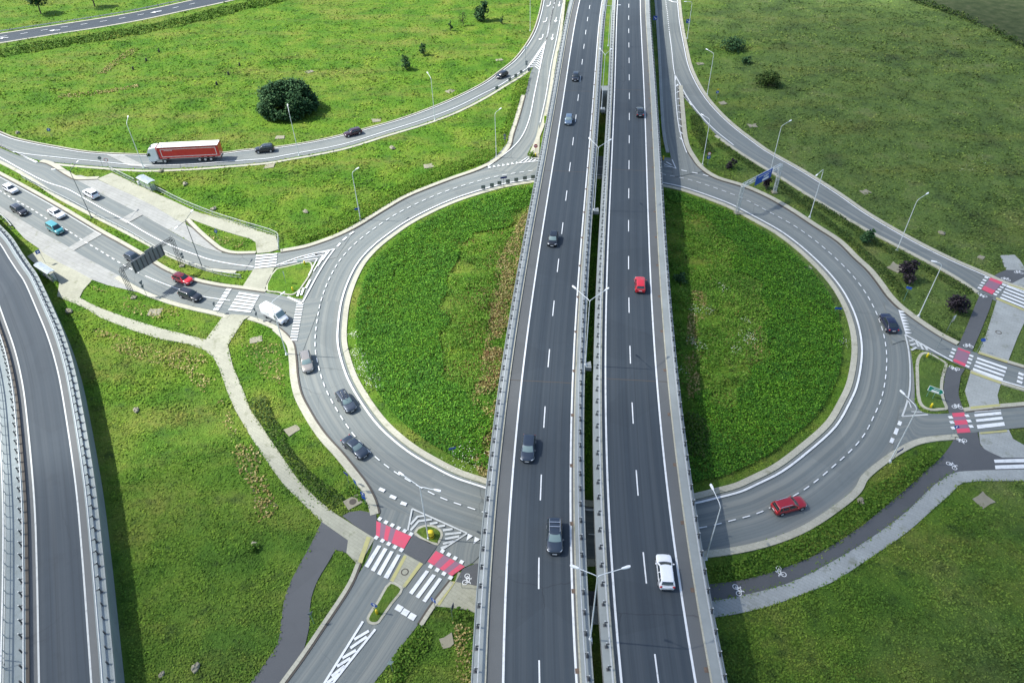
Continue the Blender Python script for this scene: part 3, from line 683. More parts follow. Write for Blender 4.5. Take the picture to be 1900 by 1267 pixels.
mk = MB(); rb = math.atan2(*(at(*c15(1290, 905))-at(*c15(1175, 860))).yx)
blocks(mk, [c15(*p) for p in ((1133, 880), (1120, 912), (1108, 945), (1300, 940), (1290, 972), (1278, 1006), (1262, 1040))], .6, .45, rb, .21); mk.build('crossing_blocks', M['white'], east_exit)
zebra(east_exit, (c15(1355, 962), c15(1640, 1060)), (c15(1315, 1065), c15(1602, 1167)), 4, .55, .21)
mk = MB(); blocks(mk, [c15(*p) for p in ((1777, 1115), (1770, 1152), (1762, 1190))], .75, .6, rb, .21); mk.build('stop_line', M['white'], east_exit)
c16 = lambda x, y: (1550+x/5.171, 680+y/5.171)
mk = MB(); rb = math.atan2(*(at(1900, 777)-at(1760, 788)).yx)
blocks(mk, [c16(*p) for p in ((1100, 495), (1113, 543), (1125, 597), (1258, 480), (1278, 530), (1297, 582))], .6, .5, rb, .21); mk.build('crossing_blocks', M['white'], east_out)
mk = MB(); bars(mk, [[c16(*p) for p in q] for q in (((1325, 465), (1583, 440), (1588, 468), (1333, 490)), ((1340, 515), (1595, 488), (1603, 515), (1348, 540)), ((1350, 570), (1612, 540), (1622, 575), (1360, 605)))], .21)
bars(mk, [[c16(1330, 440), c16(1580, 424), c16(1582, 428), c16(1331, 446)]], .21); mk.build('zebra_crossing', M['white'], east_out)
mk = MB(); bars(mk, ["1843,854 1900,852 1960,850 1960,857 1900,858.9 1844.9,859.8", "1844.9,864.7 1900,862.7 1960,860.5 1960,868 1900,870 1846,871.4"], .18); mk.build('zebra_crossing', M['white'], bike_e)
mk = MB(); line(mk, "1237,-10 1240,30 1244,60 1246.5,80", .2, ZM+.01)
mk = MB(); dashes(mk, cur("1234,-30 1235.5,6 1238,25 1240,44 1242,62"), 1.0, 1.0, .25, ZM+.01); line(mk, "1242,62 1246,92 1250,130 1254,150", .22, ZM+.01)
line(mk, "1252,140 1281.6,192 1321,238 1361,271", .25, ZM+.01); line(mk, NE_R, .25, ZM+.01, d=-.3); mk.ribbon([at(1240, 1), at(1248, 5), at(1259, 6)], -.35, .35, ZM+.01)
mk.build('lane_marking', M['white'], ne_bypass)
mk = MB(); line(mk, "1252,142 1254,190 1260,240 1269,272 1274,285", .22, ZM+.02)
for i in range(9):
    t = i/8; mk.ribbon([at(1254+12*t*.6, 162+95*t), at(1258.5+11*t*.8, 158+105*t)], -.16, .16, ZM+.016)
for i in range(6):
    t = i/5; mk.ribbon([at(1256+6*t, 158+14*t), at(1263+20*t, 170+27*t)], -.16, .16, ZM+.012)
mk.build('hatching', M['white'], east_slip)
mk = MB(); line(mk, "1232,306 1254,314.5", .22, .21); line(mk, "1247,298 1254,314.5", .22, .214); line(mk, "1232,310 1246,312", .2, .21); mk.ribbon([at(1236, 302), at(1246, 308)], -.16, .16, .21)
dashes(mk, cur("1264,317 1282,321 1302,325 1322,331"), 1.3, 1.2, .3, ZM); mk.build('give_way_marking', M['white'], east_slip)
mk = MB(); dashes(mk, cur("0,70 47,63 105,53.5 171,44 221,36 290,23 339,12.5 390,1"), 2.2, 4.0, .25, ZM); 
for a_, b_ in (((112, 57), (91, 58.5)), ((300, 22), (279, 25.5)), ((16, 71), (-2, 73))):
    A_, B_ = at(*a_), at(*b_); dd = (B_-A_).normalized(); nn = Vector((-dd.y, dd.x, 0)); c_ = A_.lerp(B_, .55)
    mk.ribbon([A_, c_], -.2, .2, ZM); mk.sheet([c_+nn*.9, B_, c_-nn*.9], ZM+.004)
mk.build('lane_dashes', M['white'], far_road)
# bicycle symbols
def bike_symbol(parent, w1, w2, side, z=.2):
    A, B, S = at(*w1), at(*w2), at(*side); u = (B-A); L = u.length; u.normalize()
    up = S-(A+B)/2; up -= u*up.dot(u); up.normalize()
    L = max(.9, min(L, 1.2)); c = (A+B)/2; k = lambda x, y: c+u*x*L+up*y*L
    mb = MB(); w = .045
    for sx in (-.5, .5):
        ci = [k(sx+.33*math.cos(t), .33*math.sin(t)) for t in np.linspace(0, 2*math.pi, 18)[:-1]]
        mb.ribbon(ci, -w, w, z, 0, True)
    for i, (a_, b_) in enumerate((((-.5, 0), (-.05, 0)), ((-.5, 0), (-.2, .5)), ((-.2, .5), (.35, .52)), ((.35, .52), (-.05, 0)), ((-.27, .62), (-.05, 0)), ((.5, 0), (.3, .72)), ((.3, .72), (.52, .78)), ((-.4, .64), (-.14, .64)))):
        mb.ribbon([k(*a_), k(*b_)], -w, w, z+.002*(i+1))
    mb.build('bicycle_symbol', M['white'], parent)
for par, a_, b_, s_ in ((bike_s, (866.4, 1071.7), (863.5, 1079.5), (884, 1078)), (bike_e, (1364.5, 1091), (1369.4, 1100.4), (1385, 1092.6)), (bike_e, (1445.6, 1057.3), (1452, 1065), (1431.7, 1066.5)), (bike_e, (1760.8, 862.7), (1768.5, 868.5), (1774, 858)),
    (bike_e, (1777.8, 815.4), (1786.3, 817.7), (1782, 829)), (bike_mid, (1771, 756.4), (1779.7, 757.4), (1772, 745)), (bike_mid, (1767, 683), (1773, 685), (1769.5, 692.7)), (bike_up, (1791.7, 643.4), (1799.5, 644.4), (1797.5, 635.7)), (bike_up, (1818.8, 547.7), (1825.6, 550.6), (1821.7, 556.4)),
    (bike_top, (1861.4, 519), (1869, 521), (1875, 515.7)), (bike_top, (1884.5, 507), (1894, 508), (1888, 503))): bike_symbol(par, a_, b_, s_)
mk = MB(); bars(mk, ["1848,553 1900,575.5 1898.5,578.5 1846.5,556.5", "1815,654.5 1869,672 1867.5,675 1813.5,657.5", "1801,690 1857.5,710.5 1856,714 1800,694", "1799,756 1854.6,751 1855,755 1801,760.5", "1817,803.5 1867,799 1868,802.5 1818.5,807", "1872,529 1900,538 1900,541 1870,531"], .21); mk.build('tactile_strip', M['tactile'], bike_e)
# ---------------------------------------------------------------- flyover: two decks
ZD = 6.0
def fit(s, deg=4):
    a = np.array([(p.x, p.y) for p in pts(s, ZD)]); c = np.polyfit(a[:, 1]/100, a[:, 0], deg); dc = np.polyder(c)
    lo, hi = 33.0, 258.0
    def f(y):
        if y < lo: return float(np.polyval(c, lo/100)+(y-lo)/100*np.polyval(dc, lo/100))
        if y > hi: return float(np.polyval(c, hi/100)+(y-hi)/100*np.polyval(dc, hi/100))
        return float(np.polyval(c, y/100))
    return f
FW0 = fit("1076,0 1058,100 1039.5,216 1022,329 1000,480 980,599 963,760 948.5,900 940,1062 934,1265.5")
FV0 = fit("1146,0 1143.4,79 1138,210.5 1133,329 1129,480 1124,648 1123,758.5 1125.7,900 1134,1016 1154,1265.5")
YS = list(np.arange(-12, 46, 4))+list(np.arange(48, 270, 3))+list(np.arange(272, 520, 15))
CW0 = [Vector((FW0(y), y, ZD)) for y in YS]; CV0 = [Vector((FV0(y), y, ZD)) for y in YS]
Y_AB = at(1125, 158, ZD).y                               # abutment: beyond it the road runs on an embankment
# offsets are to the LEFT of travel (+Y), so the right side is negative
def deck(nm, label, C, e_l, k_l, w_l, dash, w_r, k_r, e_r, big):
    root = empty(nm, (C[0].x, C[0].y, 0), label=label, cat='bridge'); root.location = (0, 0, 0)
    br = [p for p in C if p.y <= Y_AB+3]; em = [p for p in C if p.y >= Y_AB]
    m = MB(); m.band(br, e_l, e_r, ZD-1.1, ZD-.02); m.band(br, e_l-1.6, e_r+1.6, ZD-2.0, ZD-1.1)
    m.build('deck_slab', M['deck_concrete'], root)
    m = MB(); m.band(em, e_l-.02, e_r+.02, 0, ZD-.025); m.build('retaining_wall', M['wall_concrete'], root)
    m = MB(); m.ribbon(C, k_r, w_r+.0, ZD, 1); m.ribbon(C, w_r, w_l, ZD, 0); m.ribbon(C, w_l, k_l, ZD, 1)
    m.build('road_surface', [M['deck_asphalt'], M['shoulder']], root)
    m = MB(); m.band(C, k_l, e_l, ZD-.3, ZD+.14); m.band(C, k_r, e_r, ZD-.3, ZD+.14); m.build('kerb', M['deck_concrete'], root)
    m = MB(); m.band(C, k_l-.03, k_l+.14, ZD-.2, ZD+.165); m.band(C, k_r+.03, k_r-.14, ZD-.2, ZD+.165); m.build('kerb_edge', M['kerb'], root)
    m = MB(); m.ribbon(C, w_l-.12, w_l+.12, ZD+.01); m.ribbon(C, w_r-.12, w_r+.12, ZD+.01); m.build('edge_line', M['white'], root)
    P = resample(C, .5); a = np.array([tuple(p) for p in P]); Ls = np.arange(len(P))*float(np.linalg.norm(a[1]-a[0]))
    ev = lambda q: Vector([np.interp(q, Ls, a[:, k]) for k in range(3)])
    L0 = float(np.interp(dash[1], a[:, 1], Ls)) % 12.08
    while L0+4 < Ls[-1]:
        if ev(L0).y < 330:
            m = MB(); m.ribbon([ev(L0), ev(L0+2), ev(L0+4)], dash[0]-.08, dash[0]+.08, ZD+.01); m.build('lane_dash', M['white'], root)
        L0 += 12.08
    for yy in (Y_AB-2, 138.0, 76.0):
        i = min(range(len(C)), key=lambda i: abs(C[i].y-yy)); n_ = normals(C)[i]; p = C[i]
        m = MB(); m.ribbon([p+n_*k_l, p+n_*k_r], -.07, .07, ZD+.006); m.build('expansion_joint', M['gutter'], root)
    Q = resample(C, 9.0); N_ = normals(Q); first = None
    for p, n_ in zip(Q, N_):
        if not 25 < p.y < 200: continue
        c = p+n_*(k_r+.25)
        if first is None:
            m = MB(); m.box((0, 0, .012), .42, .55, .02); first = m.build('drain_grate', M['drain'], root); o = first
        else: o = first.copy(); COL.objects.link(o); o.parent = root
        o.location = (c.x, c.y, ZD)
    return root
LD = deck('flyover_deck', 'western flyover deck carrying traffic towards the viewer', CW0, 3.27, 1.75, 0, (-3.68, 42.0), -7.42, -7.8, -9.17, False)
RD = deck('flyover_deck', 'eastern flyover deck carrying traffic away from the viewer', CV0, 1.77, .55, 0, (-3.72, 42.4), -7.45, -9.0, -10.6, True)
# piers under the decks
for nm, C, off, lab in (('bridge_pier', CW0, -3.0, 'western'), ('bridge_pier', CV0, -4.4, 'eastern')):
    for k_, yy in enumerate((30, 75, 122, 165)):
        p = min(C, key=lambda q: abs(q.y-yy)); n_ = normals(C)[C.index(p)]; c = p+n_*off
        m = MB(); m.prism([(c.x+1.6*math.cos(t), c.y+.6*math.sin(t)) for t in np.linspace(0, 2*math.pi, 17)[:-1]], 0, ZD-2.0)
        o = m.build(nm, M['wall_concrete']); tag(o, 'concrete pier hidden under the %s flyover deck, %s' % (lab, ('nearest the viewer', 'second from the viewer', 'third from the viewer', 'next to the abutment')[k_]), 'pier', 'piers under the flyover')
# planted strip between the decks beyond the abutment
em_w = [p for p in CW0 if p.y >= Y_AB-1]; em_v = [p for p in CV0 if p.y >= Y_AB-1]
A = offset(em_w, -9.19); B = offset(em_v, 1.79)
o = structure('embankment_grass', [a for a in A]+[b for b in B][::-1], ZD-.02, M['grass'], 0, False)
m = MB(); c = Vector(((A[0].x+B[0].x)/2, Y_AB-2.5, 0)); m.box((c.x, c.y, ZD/2+.1), (B[0].x-A[0].x)-.1, 3.0, ZD+.2)
o = m.build('abutment', M['deck_concrete']); o['kind'] = 'structure'

# crash barriers: a rail with its posts
def barrier(label, P, z, face, step=2.4, h=.75, top=False, ymax=240, arm=.32, group='crash barriers along the decks', cat='crash barrier', name='crash_barrier'):
    """face: +1 when the traffic is on the left of the line, -1 on the right; the posts stand behind the rail"""
    root = empty(name, (P[0].x, P[0].y, z)); tag(root, label, cat, group)
    loc = root.location.copy()
    Q = [Vector((p.x, p.y, z))-loc for p in P]
    m = MB()
    for dz, d in ((h-.06, 0), (h-.16, -.05), (h-.26, 0)):
        m.band(Q, face*(d-.02), face*(d+.06), dz, dz+.1)
    if top: m.band(Q, -face*(arm+.04), -face*(arm-.06), h+.2, h+.28)
    for v in range(len(m.v)): m.v[v] = (m.v[v][0], m.v[v][1], m.v[v][2])
    m.build('rail', M['rail'], root)
    S = resample([q for q, p in zip(Q, P)], step); N = normals(S)
    pm = MB(); pm.box((0, 0, h/2+.08), .16, .10, h+.16); pm.box((0, .2, h-.08), .10, .36, .12); pm.box((0, 0, .02), .34, .34, .05); pm.box((0, -.02, h+.19), .12, .12, .06, 0, 1)
    first = pm.build('post', [M['darksteel'], M['rail']], root); far = MB(); k = 0
    for i, (p, nn) in enumerate(zip(S, N)):
        q = p-nn*face*arm; rot = math.atan2(nn.y, nn.x)-math.pi/2+(0 if face > 0 else math.pi)
        if (p+loc).y > ymax or (p+loc).y < 20: continue
        if k < 95:
            o = first if k == 0 else first.copy()
            if k: COL.objects.link(o); o.parent = root
            o.location = q; o.rotation_euler.z = rot
        else:
            far.box((q.x, q.y, h/2), .16, .12, h, rot)
        k += 1
    if far.v: o = far.build('posts', M['darksteel'], root); o['kind'] = 'stuff'
    return root
def seg(C, d, y0=-12, y1=420): return [p for p in offset(C, d) if y0 <= p.y <= y1]
barrier('long steel crash barrier on the left edge of the western flyover deck', seg(CW0, 2.55), ZD+.14, -1, 2.35)
barrier('long steel crash barrier on the western deck beside the central gap', seg(CW0, -8.35), ZD+.14, 1, 2.35)
barrier('long steel crash barrier on the eastern deck beside the central gap', seg(CV0, .95), ZD+.14, -1, 2.35)
barrier('long steel crash barrier on the right edge of the eastern flyover deck', seg(CV0, -10.05), ZD+.14, 1, 2.35)
m = MB(); m.band(seg(CW0, 3.2), -.06, .06, ZD, ZD+.22); o = m.build('deck_edge_coping', M['deck_concrete'], LD)
m = MB(); m.band(seg(CV0, -10.55), -.06, .06, ZD, ZD+.25); o = m.build('deck_edge_coping', M['deck_concrete'], RD)

# ---------------------------------------------------------------- west ramp
ZR = 3.0
RW_R = "-25,425 0,452 16.4,478.5 33,504 44,520 68.5,575 90.6,630 108,692 120,758 140.5,900 152,1024.5 162,1160.7 169.4,1265.5 173,1340"   # right white line
RW = cur(RW_R, ZR, 5)
RW = [RW[0]+(RW[0]-RW[1]).normalized()*d for d in (80, 40)]+RW
R_RAIL = cur("-18,395 5,432 35,480 66,535 88,586 106,641 121.5,701 132.6,754 153.5,900 166.5,1024.5 179.6,1160.7 187,1265.5 191,1340", ZR+.7, 5)
dL = -4.95   # distance between the white lines (left of travel is east here)
tr = normals(RW)[10]
ramp = empty('ramp_bridge', (0, 0, 0), label='curved ramp on a retaining wall along the left edge of the picture', cat='ramp')
s_ = 1 if (RW[10]+tr-RW[10]).x > 0 else -1        # s_: sign that points east
m = MB(); m.ribbon(RW, min(-s_*6.1, s_*1.0), max(-s_*6.1, s_*1.0), ZR, 1); m.build('shoulder', [M['shoulder'], M['shoulder']], ramp)
m = MB(); m.ribbon(RW, min(0, -s_*5.0), max(0, -s_*5.0), ZR+.006, 0); m.build('road_surface', M['deck_asphalt'], ramp)
m = MB(); m.ribbon(RW, -.1, .1, ZR+.014); m.ribbon(offset(RW, -s_*5.0), -.1, .1, ZR+.014); m.build('edge_line', M['wornwhite'], ramp)
m = MB(); m.band(RW, s_*.9, s_*2.3, -.0, ZR+.12); m.build('retaining_wall', M['wall_concrete'], ramp)
m = MB(); m.band(RW, s_*2.2, s_*2.38, ZR-.3, ZR+.24); m.build('coping', M['deck_concrete'], ramp)
m = MB(); m.band(RW, -s_*6.2, -s_*8.25, 0, ZR+.12); m.build('side_walkway', M['wall_concrete'], ramp)
m = MB(); m.band(RW, -s_*5.85, -s_*6.2, ZR-.2, ZR+.13); m.build('kerb', M['gutter'], ramp)
barrier('curved crash barrier on the grass side of the west ramp', offset(RW, s_*1.35), ZR+.1, -s_, 1.9, group='crash barriers of the west ramp', arm=.45)
barrier('curved crash barrier on the road side of the west ramp', offset(RW, -s_*6.15), ZR+.12, s_, 1.9, group='crash barriers of the west ramp', arm=.4)
root = empty('parapet_railing', (0, 0, ZR+.12)); tag(root, 'pale parapet railing at the far left edge of the west ramp', 'railing')
m = MB(); P = offset(RW, -s_*8.15); m.band(P, -.07, .07, 1.0, 1.1); m.band(P, -.03, .03, .5, .56); m.build('rail', M['rail'], root)
pm = MB(); pm.box((0, 0, .5), .09, .09, 1.0); f = pm.build('post', M['rail'], root)
S = [p for p in resample(P, 2.0) if p.y < 110]
for i, p in enumerate(S[:95]):
    o = f if i == 0 else f.copy()
    if i: COL.objects.link(o); o.parent = root
    o.location = (p.x, p.y, 0)
# ---------------------------------------------------------------- vehicles
def carpaint(name, col, rough=.28, metal=.25):
    s = NT(name); f = s.noise(6, 3); c = s.mix(s.map(f, .3, .8, 0, .10), col, [q*.75 for q in col])
    return s.set(c, rough, metal, coat=.8)
PAINT = {'white': carpaint('white_car_paint', (.74, .75, .76), .3, 0), 'black': carpaint('black_car_paint', (.012, .014, .018)), 'teal': carpaint('teal_car_paint', (.06, .30, .32)),
    'red': carpaint('red_car_paint', (.55, .012, .022), .3, 0), 'darkred': carpaint('dark_red_car_paint', (.36, .010, .018)), 'maroon': carpaint('maroon_car_paint', (.045, .012, .02)),
    'grey': carpaint('grey_car_paint', (.065, .08, .10), .3, .5), 'slate': carpaint('slate_car_paint', (.04, .055, .075), .3, .5), 'beige': carpaint('beige_car_paint', (.33, .30, .26), .3, .5),
    'bluegrey': carpaint('blue_grey_car_paint', (.14, .20, .27), .3, .5), 'navy': carpaint('navy_car_paint', (.012, .016, .045))}
s = NT('car_glass'); M['carglass'] = s.set((.018, .028, .032), .06, 0, .9)
s = NT('car_glass_painted_reflection'); M['carglass_reflect'] = s.set((.17, .235, .225), .08, 0, .9)  # windscreen glass: sky reflection painted in as a pale base colour
M['headlight'] = plain('headlight_glass', (.62, .65, .67), .15); M['tail'] = plain('taillight_red', (.42, .01, .012), .25); M['plate'] = plain('number_plate', (.72, .72, .70), .5)
M['chrome'] = plain('chrome_trim', (.62, .63, .64), .25, .8); M['underbody'] = plain('underbody', (.012, .012, .013), .9)
TYPES = {   # length, width, height, belt, hood line, rear base, rear roof, windshield roof, windshield base (fractions of the length from the rear)
    'hatch': (4.15, 1.76, 1.48, .93, .80, .035, .13, .53, .71), 'wagon': (4.65, 1.82, 1.48, .92, .78, .03, .10, .54, .70),
    'sedan': (4.75, 1.84, 1.43, .93, .80, .19, .33, .55, .70), 'suv': (4.6, 1.86, 1.68, 1.05, .98, .03, .10, .55, .72),
    'mpv': (4.3, 1.80, 1.78, 1.02, .92, .02, .06, .64, .80), 'coupe': (4.7, 1.88, 1.60, 1.02, .92, .06, .30, .55, .71), 'city': (3.8, 1.70, 1.50, .94, .84, .03, .10, .56, .74)}
def build_car(typ, paint, rails=False, bars=False, scale=1.0, glass='carglass', rearlamps=True, spoiler=False):
    L, Wd, H, belt, hood, xr0, xr1, xf1, xf0 = TYPES[typ]; h = Wd/2; X = lambda t: (t-.5)*L
    root = bpy.data.objects.new('car', None); COL.objects.link(root); root.empty_display_size = .5
    pm = PAINT[paint]; body = MB()
    st = [(0, .70, .34), (.012, .84, .28), (.04, .93, .23), (.10, .98, .20), (.20, 1, .19), (.35, .985, .18), (.5, .98, .18), (.65, .985, .18), (.78, 1, .19), (.86, .985, .19), (.92, .94, .20), (.96, .86, .22), (.985, .75, .25), (1, .58, .30)]
    rings = []
    for t, w, zb in st:
        deckz = belt if t < xf0 else belt+(hood-belt)*((t-xf0)/(1-xf0))**1.3
        if typ in ('sedan', 'coupe') and t < xr0: deckz = belt+.03
        if t > .955: deckz = hood-(t-.955)/.045*.16*1.0
        if t < .02: deckz = belt-.14+t*5
        mid = zb+(deckz-zb)*.52; hw = h*w
        sec = [(0, zb), (hw*.84, zb), (hw*.97, zb+.10), (hw, mid), (hw*.985, mid+(deckz-mid)*.5), (hw*.93, deckz-.035), (hw*.84, deckz), (hw*.4, deckz+.03), (0, deckz+.038)]
        sec = sec+[(-y, z) for y, z in sec[-2:0:-1]]; rings.append([(X(t), y, z) for y, z in sec])
    n = len(rings[0])
    for r in rings: body.v += r
    for i in range(len(rings)-1):
        for k in range(n):
            a, b = i*n+k, i*n+(k+1) % n; body.f.append([a, b, b+n, a+n]); body.m.append(0)
    body.f.append(list(range(n))[::-1]); body.m.append(0); body.f.append([(len(rings)-1)*n+k for k in range(n)]); body.m.append(0)
    # cabin shell
    wb, wt = h*.93, h*.72
    def shell(u, v, off=0.0):
        """u round the cabin (0 front right .. 4), v 0 belt .. 1 roof"""
        e = v**1.15
        xf = X(xf0)+(X(xf1)-X(xf0))*e; xr = X(xr0)+(X(xr1)-X(xr0))*e; w = wb+(wt-wb)*v**1.4; z = belt-.02+(H-.04-belt+.02)*(1-(1-v)**1.25)
        s_, f = int(u) % 4, u-int(u)
        if s_ == 0: p = Vector((xf+.16*(1-(2*f-1)**2), -w+2*w*f, z)); nn = Vector((.7, 0, .7))
        elif s_ == 1: p = Vector((xf+(xr-xf)*f, w+.02*math.sin(math.pi*f), z)); nn = Vector((0, .93, .35))
        elif s_ == 2: p = Vector((xr-.07*(1-(2*f-1)**2), w-2*w*f, z)); nn = Vector((-.85, 0, .5))
        else: p = Vector((xr+(xf-xr)*f, -w-.02*math.sin(math.pi*f), z)); nn = Vector((0, -.93, .35))
        return p+nn*off
    us = [s_+f for s_ in range(4) for f in (0, .06, .25, .5, .75, .94)]; vs = [0, .2, .4, .6, .8, .93, 1]; b0 = len(body.v)
    for v in vs: body.v += [tuple(shell(u, v)) for u in us]
    nu = len(us)
    for i in range(len(vs)-1):
        for k in range(nu):
            a, b = b0+i*nu+k, b0+i*nu+(k+1) % nu; body.f.append([a, b, b+nu, a+nu]); body.m.append(0)
    top = [shell(u, 1) for u in us]; cc = sum(top, Vector())/nu; prev = b0+(len(vs)-1)*nu
    for sc, dz in ((.9, .022), (.6, .04), (.25, .048)):
        nb = len(body.v); body.v += [tuple(Vector((cc.x+(p.x-cc.x)*sc, p.y*sc, H-.04+dz))) for p in top]
        for k in range(nu): body.f.append([prev+k, prev+(k+1) % nu, nb+(k+1) % nu, nb+k]); body.m.append(0)
        prev = nb
    body.f.append([prev+k for k in range(nu)]); body.m.append(0)
    body.build('body', pm, root, True)
    def patch(nm, u0, u1, v0, v1, mat, off=.014, nu_=7, nv=5, skew=0.0):
        m = MB()
        for j in range(nv):
            v = v0+(v1-v0)*j/(nv-1)
            for i in range(nu_): m.v.append(tuple(shell(u0+(u1-u0)*i/(nu_-1), v, off)))
        for j in range(nv-1):
            for i in range(nu_-1): a = j*nu_+i; m.f.append([a, a+1, a+nu_+1, a+nu_]); m.m.append(0)
        return m.build(nm, mat, root, True)
    patch('windshield', .07, .93, .10, .93, M[glass]); patch('rear_window', 2.10, 2.90, .22, .90, M['carglass'])
    for a, b in ((1.07, 1.42), (1.47, 1.78), (1.82, 1.95)): patch('side_window', a, b, .14, .88, M['carglass'])
    for a, b in ((3.05, 3.18), (3.22, 3.53), (3.58, 3.93)): patch('side_window', a, b, .14, .88, M['carglass'])
    # wheels, arches
    rw = .34 if typ in ('suv', 'coupe') else .315
    wx = (X(.185), X(.815))
    ar = MB()
    for x in wx:
        for sy in (-1, 1):
            ar.tube([(x, sy*(h*.6), rw+.02), (x, sy*(h*1.003), rw+.02)], rw+.075, 18)
    ar.build('wheel_arch', M['underbody'], root)
    tm = MB(); tm.tube([(0, -.105, 0), (0, -.09, 0), (0, .09, 0), (0, .105, 0)], [rw*.92, rw, rw, rw*.92], 20)
    rm = MB(); rm.tube([(0, .10, 0), (0, .118, 0)], [rw*.68, rw*.62], 14)
    for k in range(5):
        a = k*2*math.pi/5; rm.box((math.cos(a)*rw*.36, .12, math.sin(a)*rw*.36), rw*.55, .015, .05, 0, 0, Matrix.Rotation(-a, 3, 'Y'))
    for x in wx:
        for sy in (-1, 1):
            w = tm.build('wheel', M['rubber'], root, True); w.location = (x, sy*(h-.10), rw); w.rotation_euler.z = 0 if sy > 0 else math.pi
            r_ = rm.build('rim', M['alloy'], w)
    # lamps, grille, plates, mirrors
    zl = hood-.13; xl = X(.935)
    for sy in (-1, 1):
        m = MB(); m.sphere((0, 0, 0), 1, 12, 8, (.26, .20, .085)); o = m.build('headlight', M['headlight'], root, True); o.location = (xl, sy*h*.70, zl); o.rotation_euler.z = -sy*R(38)
        if rearlamps:
            m = MB(); m.sphere((0, 0, 0), 1, 10, 8, (.10, .19, .12)); o = m.build('taillight', M['tail'], root, True); o.location = (X(.022), sy*h*.74, belt-.11); o.rotation_euler.z = sy*R(20)
        m = MB(); m.sphere((0, 0, 0), 1, 10, 6, (.09, .12, .075)); m.box((-.0, -sy*.1, -.04), .05, .12, .04); o = m.build('wing_mirror', pm, root, True); o.location = (X(xf0)-.22, sy*(h+.06), belt+.06)
    m = MB(); m.box((X(.994), 0, hood-.25), .06, h*.85, .12); m.box((X(.996), 0, .32), .05, h*1.0, .10); m.build('grille', M['black'], root)
    m = MB(); m.box((X(1.0)+.01, 0, .42), .03, .52, .115); m.build('licence_plate', M['plate'], root)
    m = MB(); m.box((X(0)-.012, 0, belt-.26), .03, .52, .115); m.build('licence_plate', M['plate'], root)
    m = MB(); m.box((X(.01), 0, .36), .10, h*1.3, .16); m.build('rear_bumper', M['black'], root)
    if spoiler: m = MB(); m.box((X(xr1)-.08, 0, H-.06), .22, wt*1.7, .04); m.build('roof_spoiler', pm, root)
    if rails:
        for sy in (-1, 1): m = MB(); m.tube([(X(xr1)+.15, sy*wt*.93, H-.02), (X(xr1)+.3, sy*wt*.93, H+.05), (X(xf1)-.35, sy*wt*.93, H+.05), (X(xf1)-.2, sy*wt*.93, H-.02)], .028, 6); m.build('roof_rail', M['chrome'], root)
    if bars:
        for t in (.32, .62): m = MB(); m.box((X(xr1)+(X(xf1)-X(xr1))*t, 0, H+.10), .09, wt*1.9, .04); m.build('roof_bar', M['chrome'], root)
    root.scale = (scale,)*3; root['length'] = L
    del root['length']
    return root
def place(root, p, front, z, label, cat='car', group=None):
    """p: pixel of the middle of the footprint, front: pixel towards which it points"""
    a, b = at(*p, z), at(*front, z); root.location = a+Vector((0, 0, .0)); root.rotation_euler.z = math.atan2(b.y-a.y, b.x-a.x); tag(root, label, cat, group)
ZQ = .185
G1, G2, G3 = 'cars queuing into the roundabout from the west', 'cars on the bypass behind the lorry', 'cars on the flyover decks'
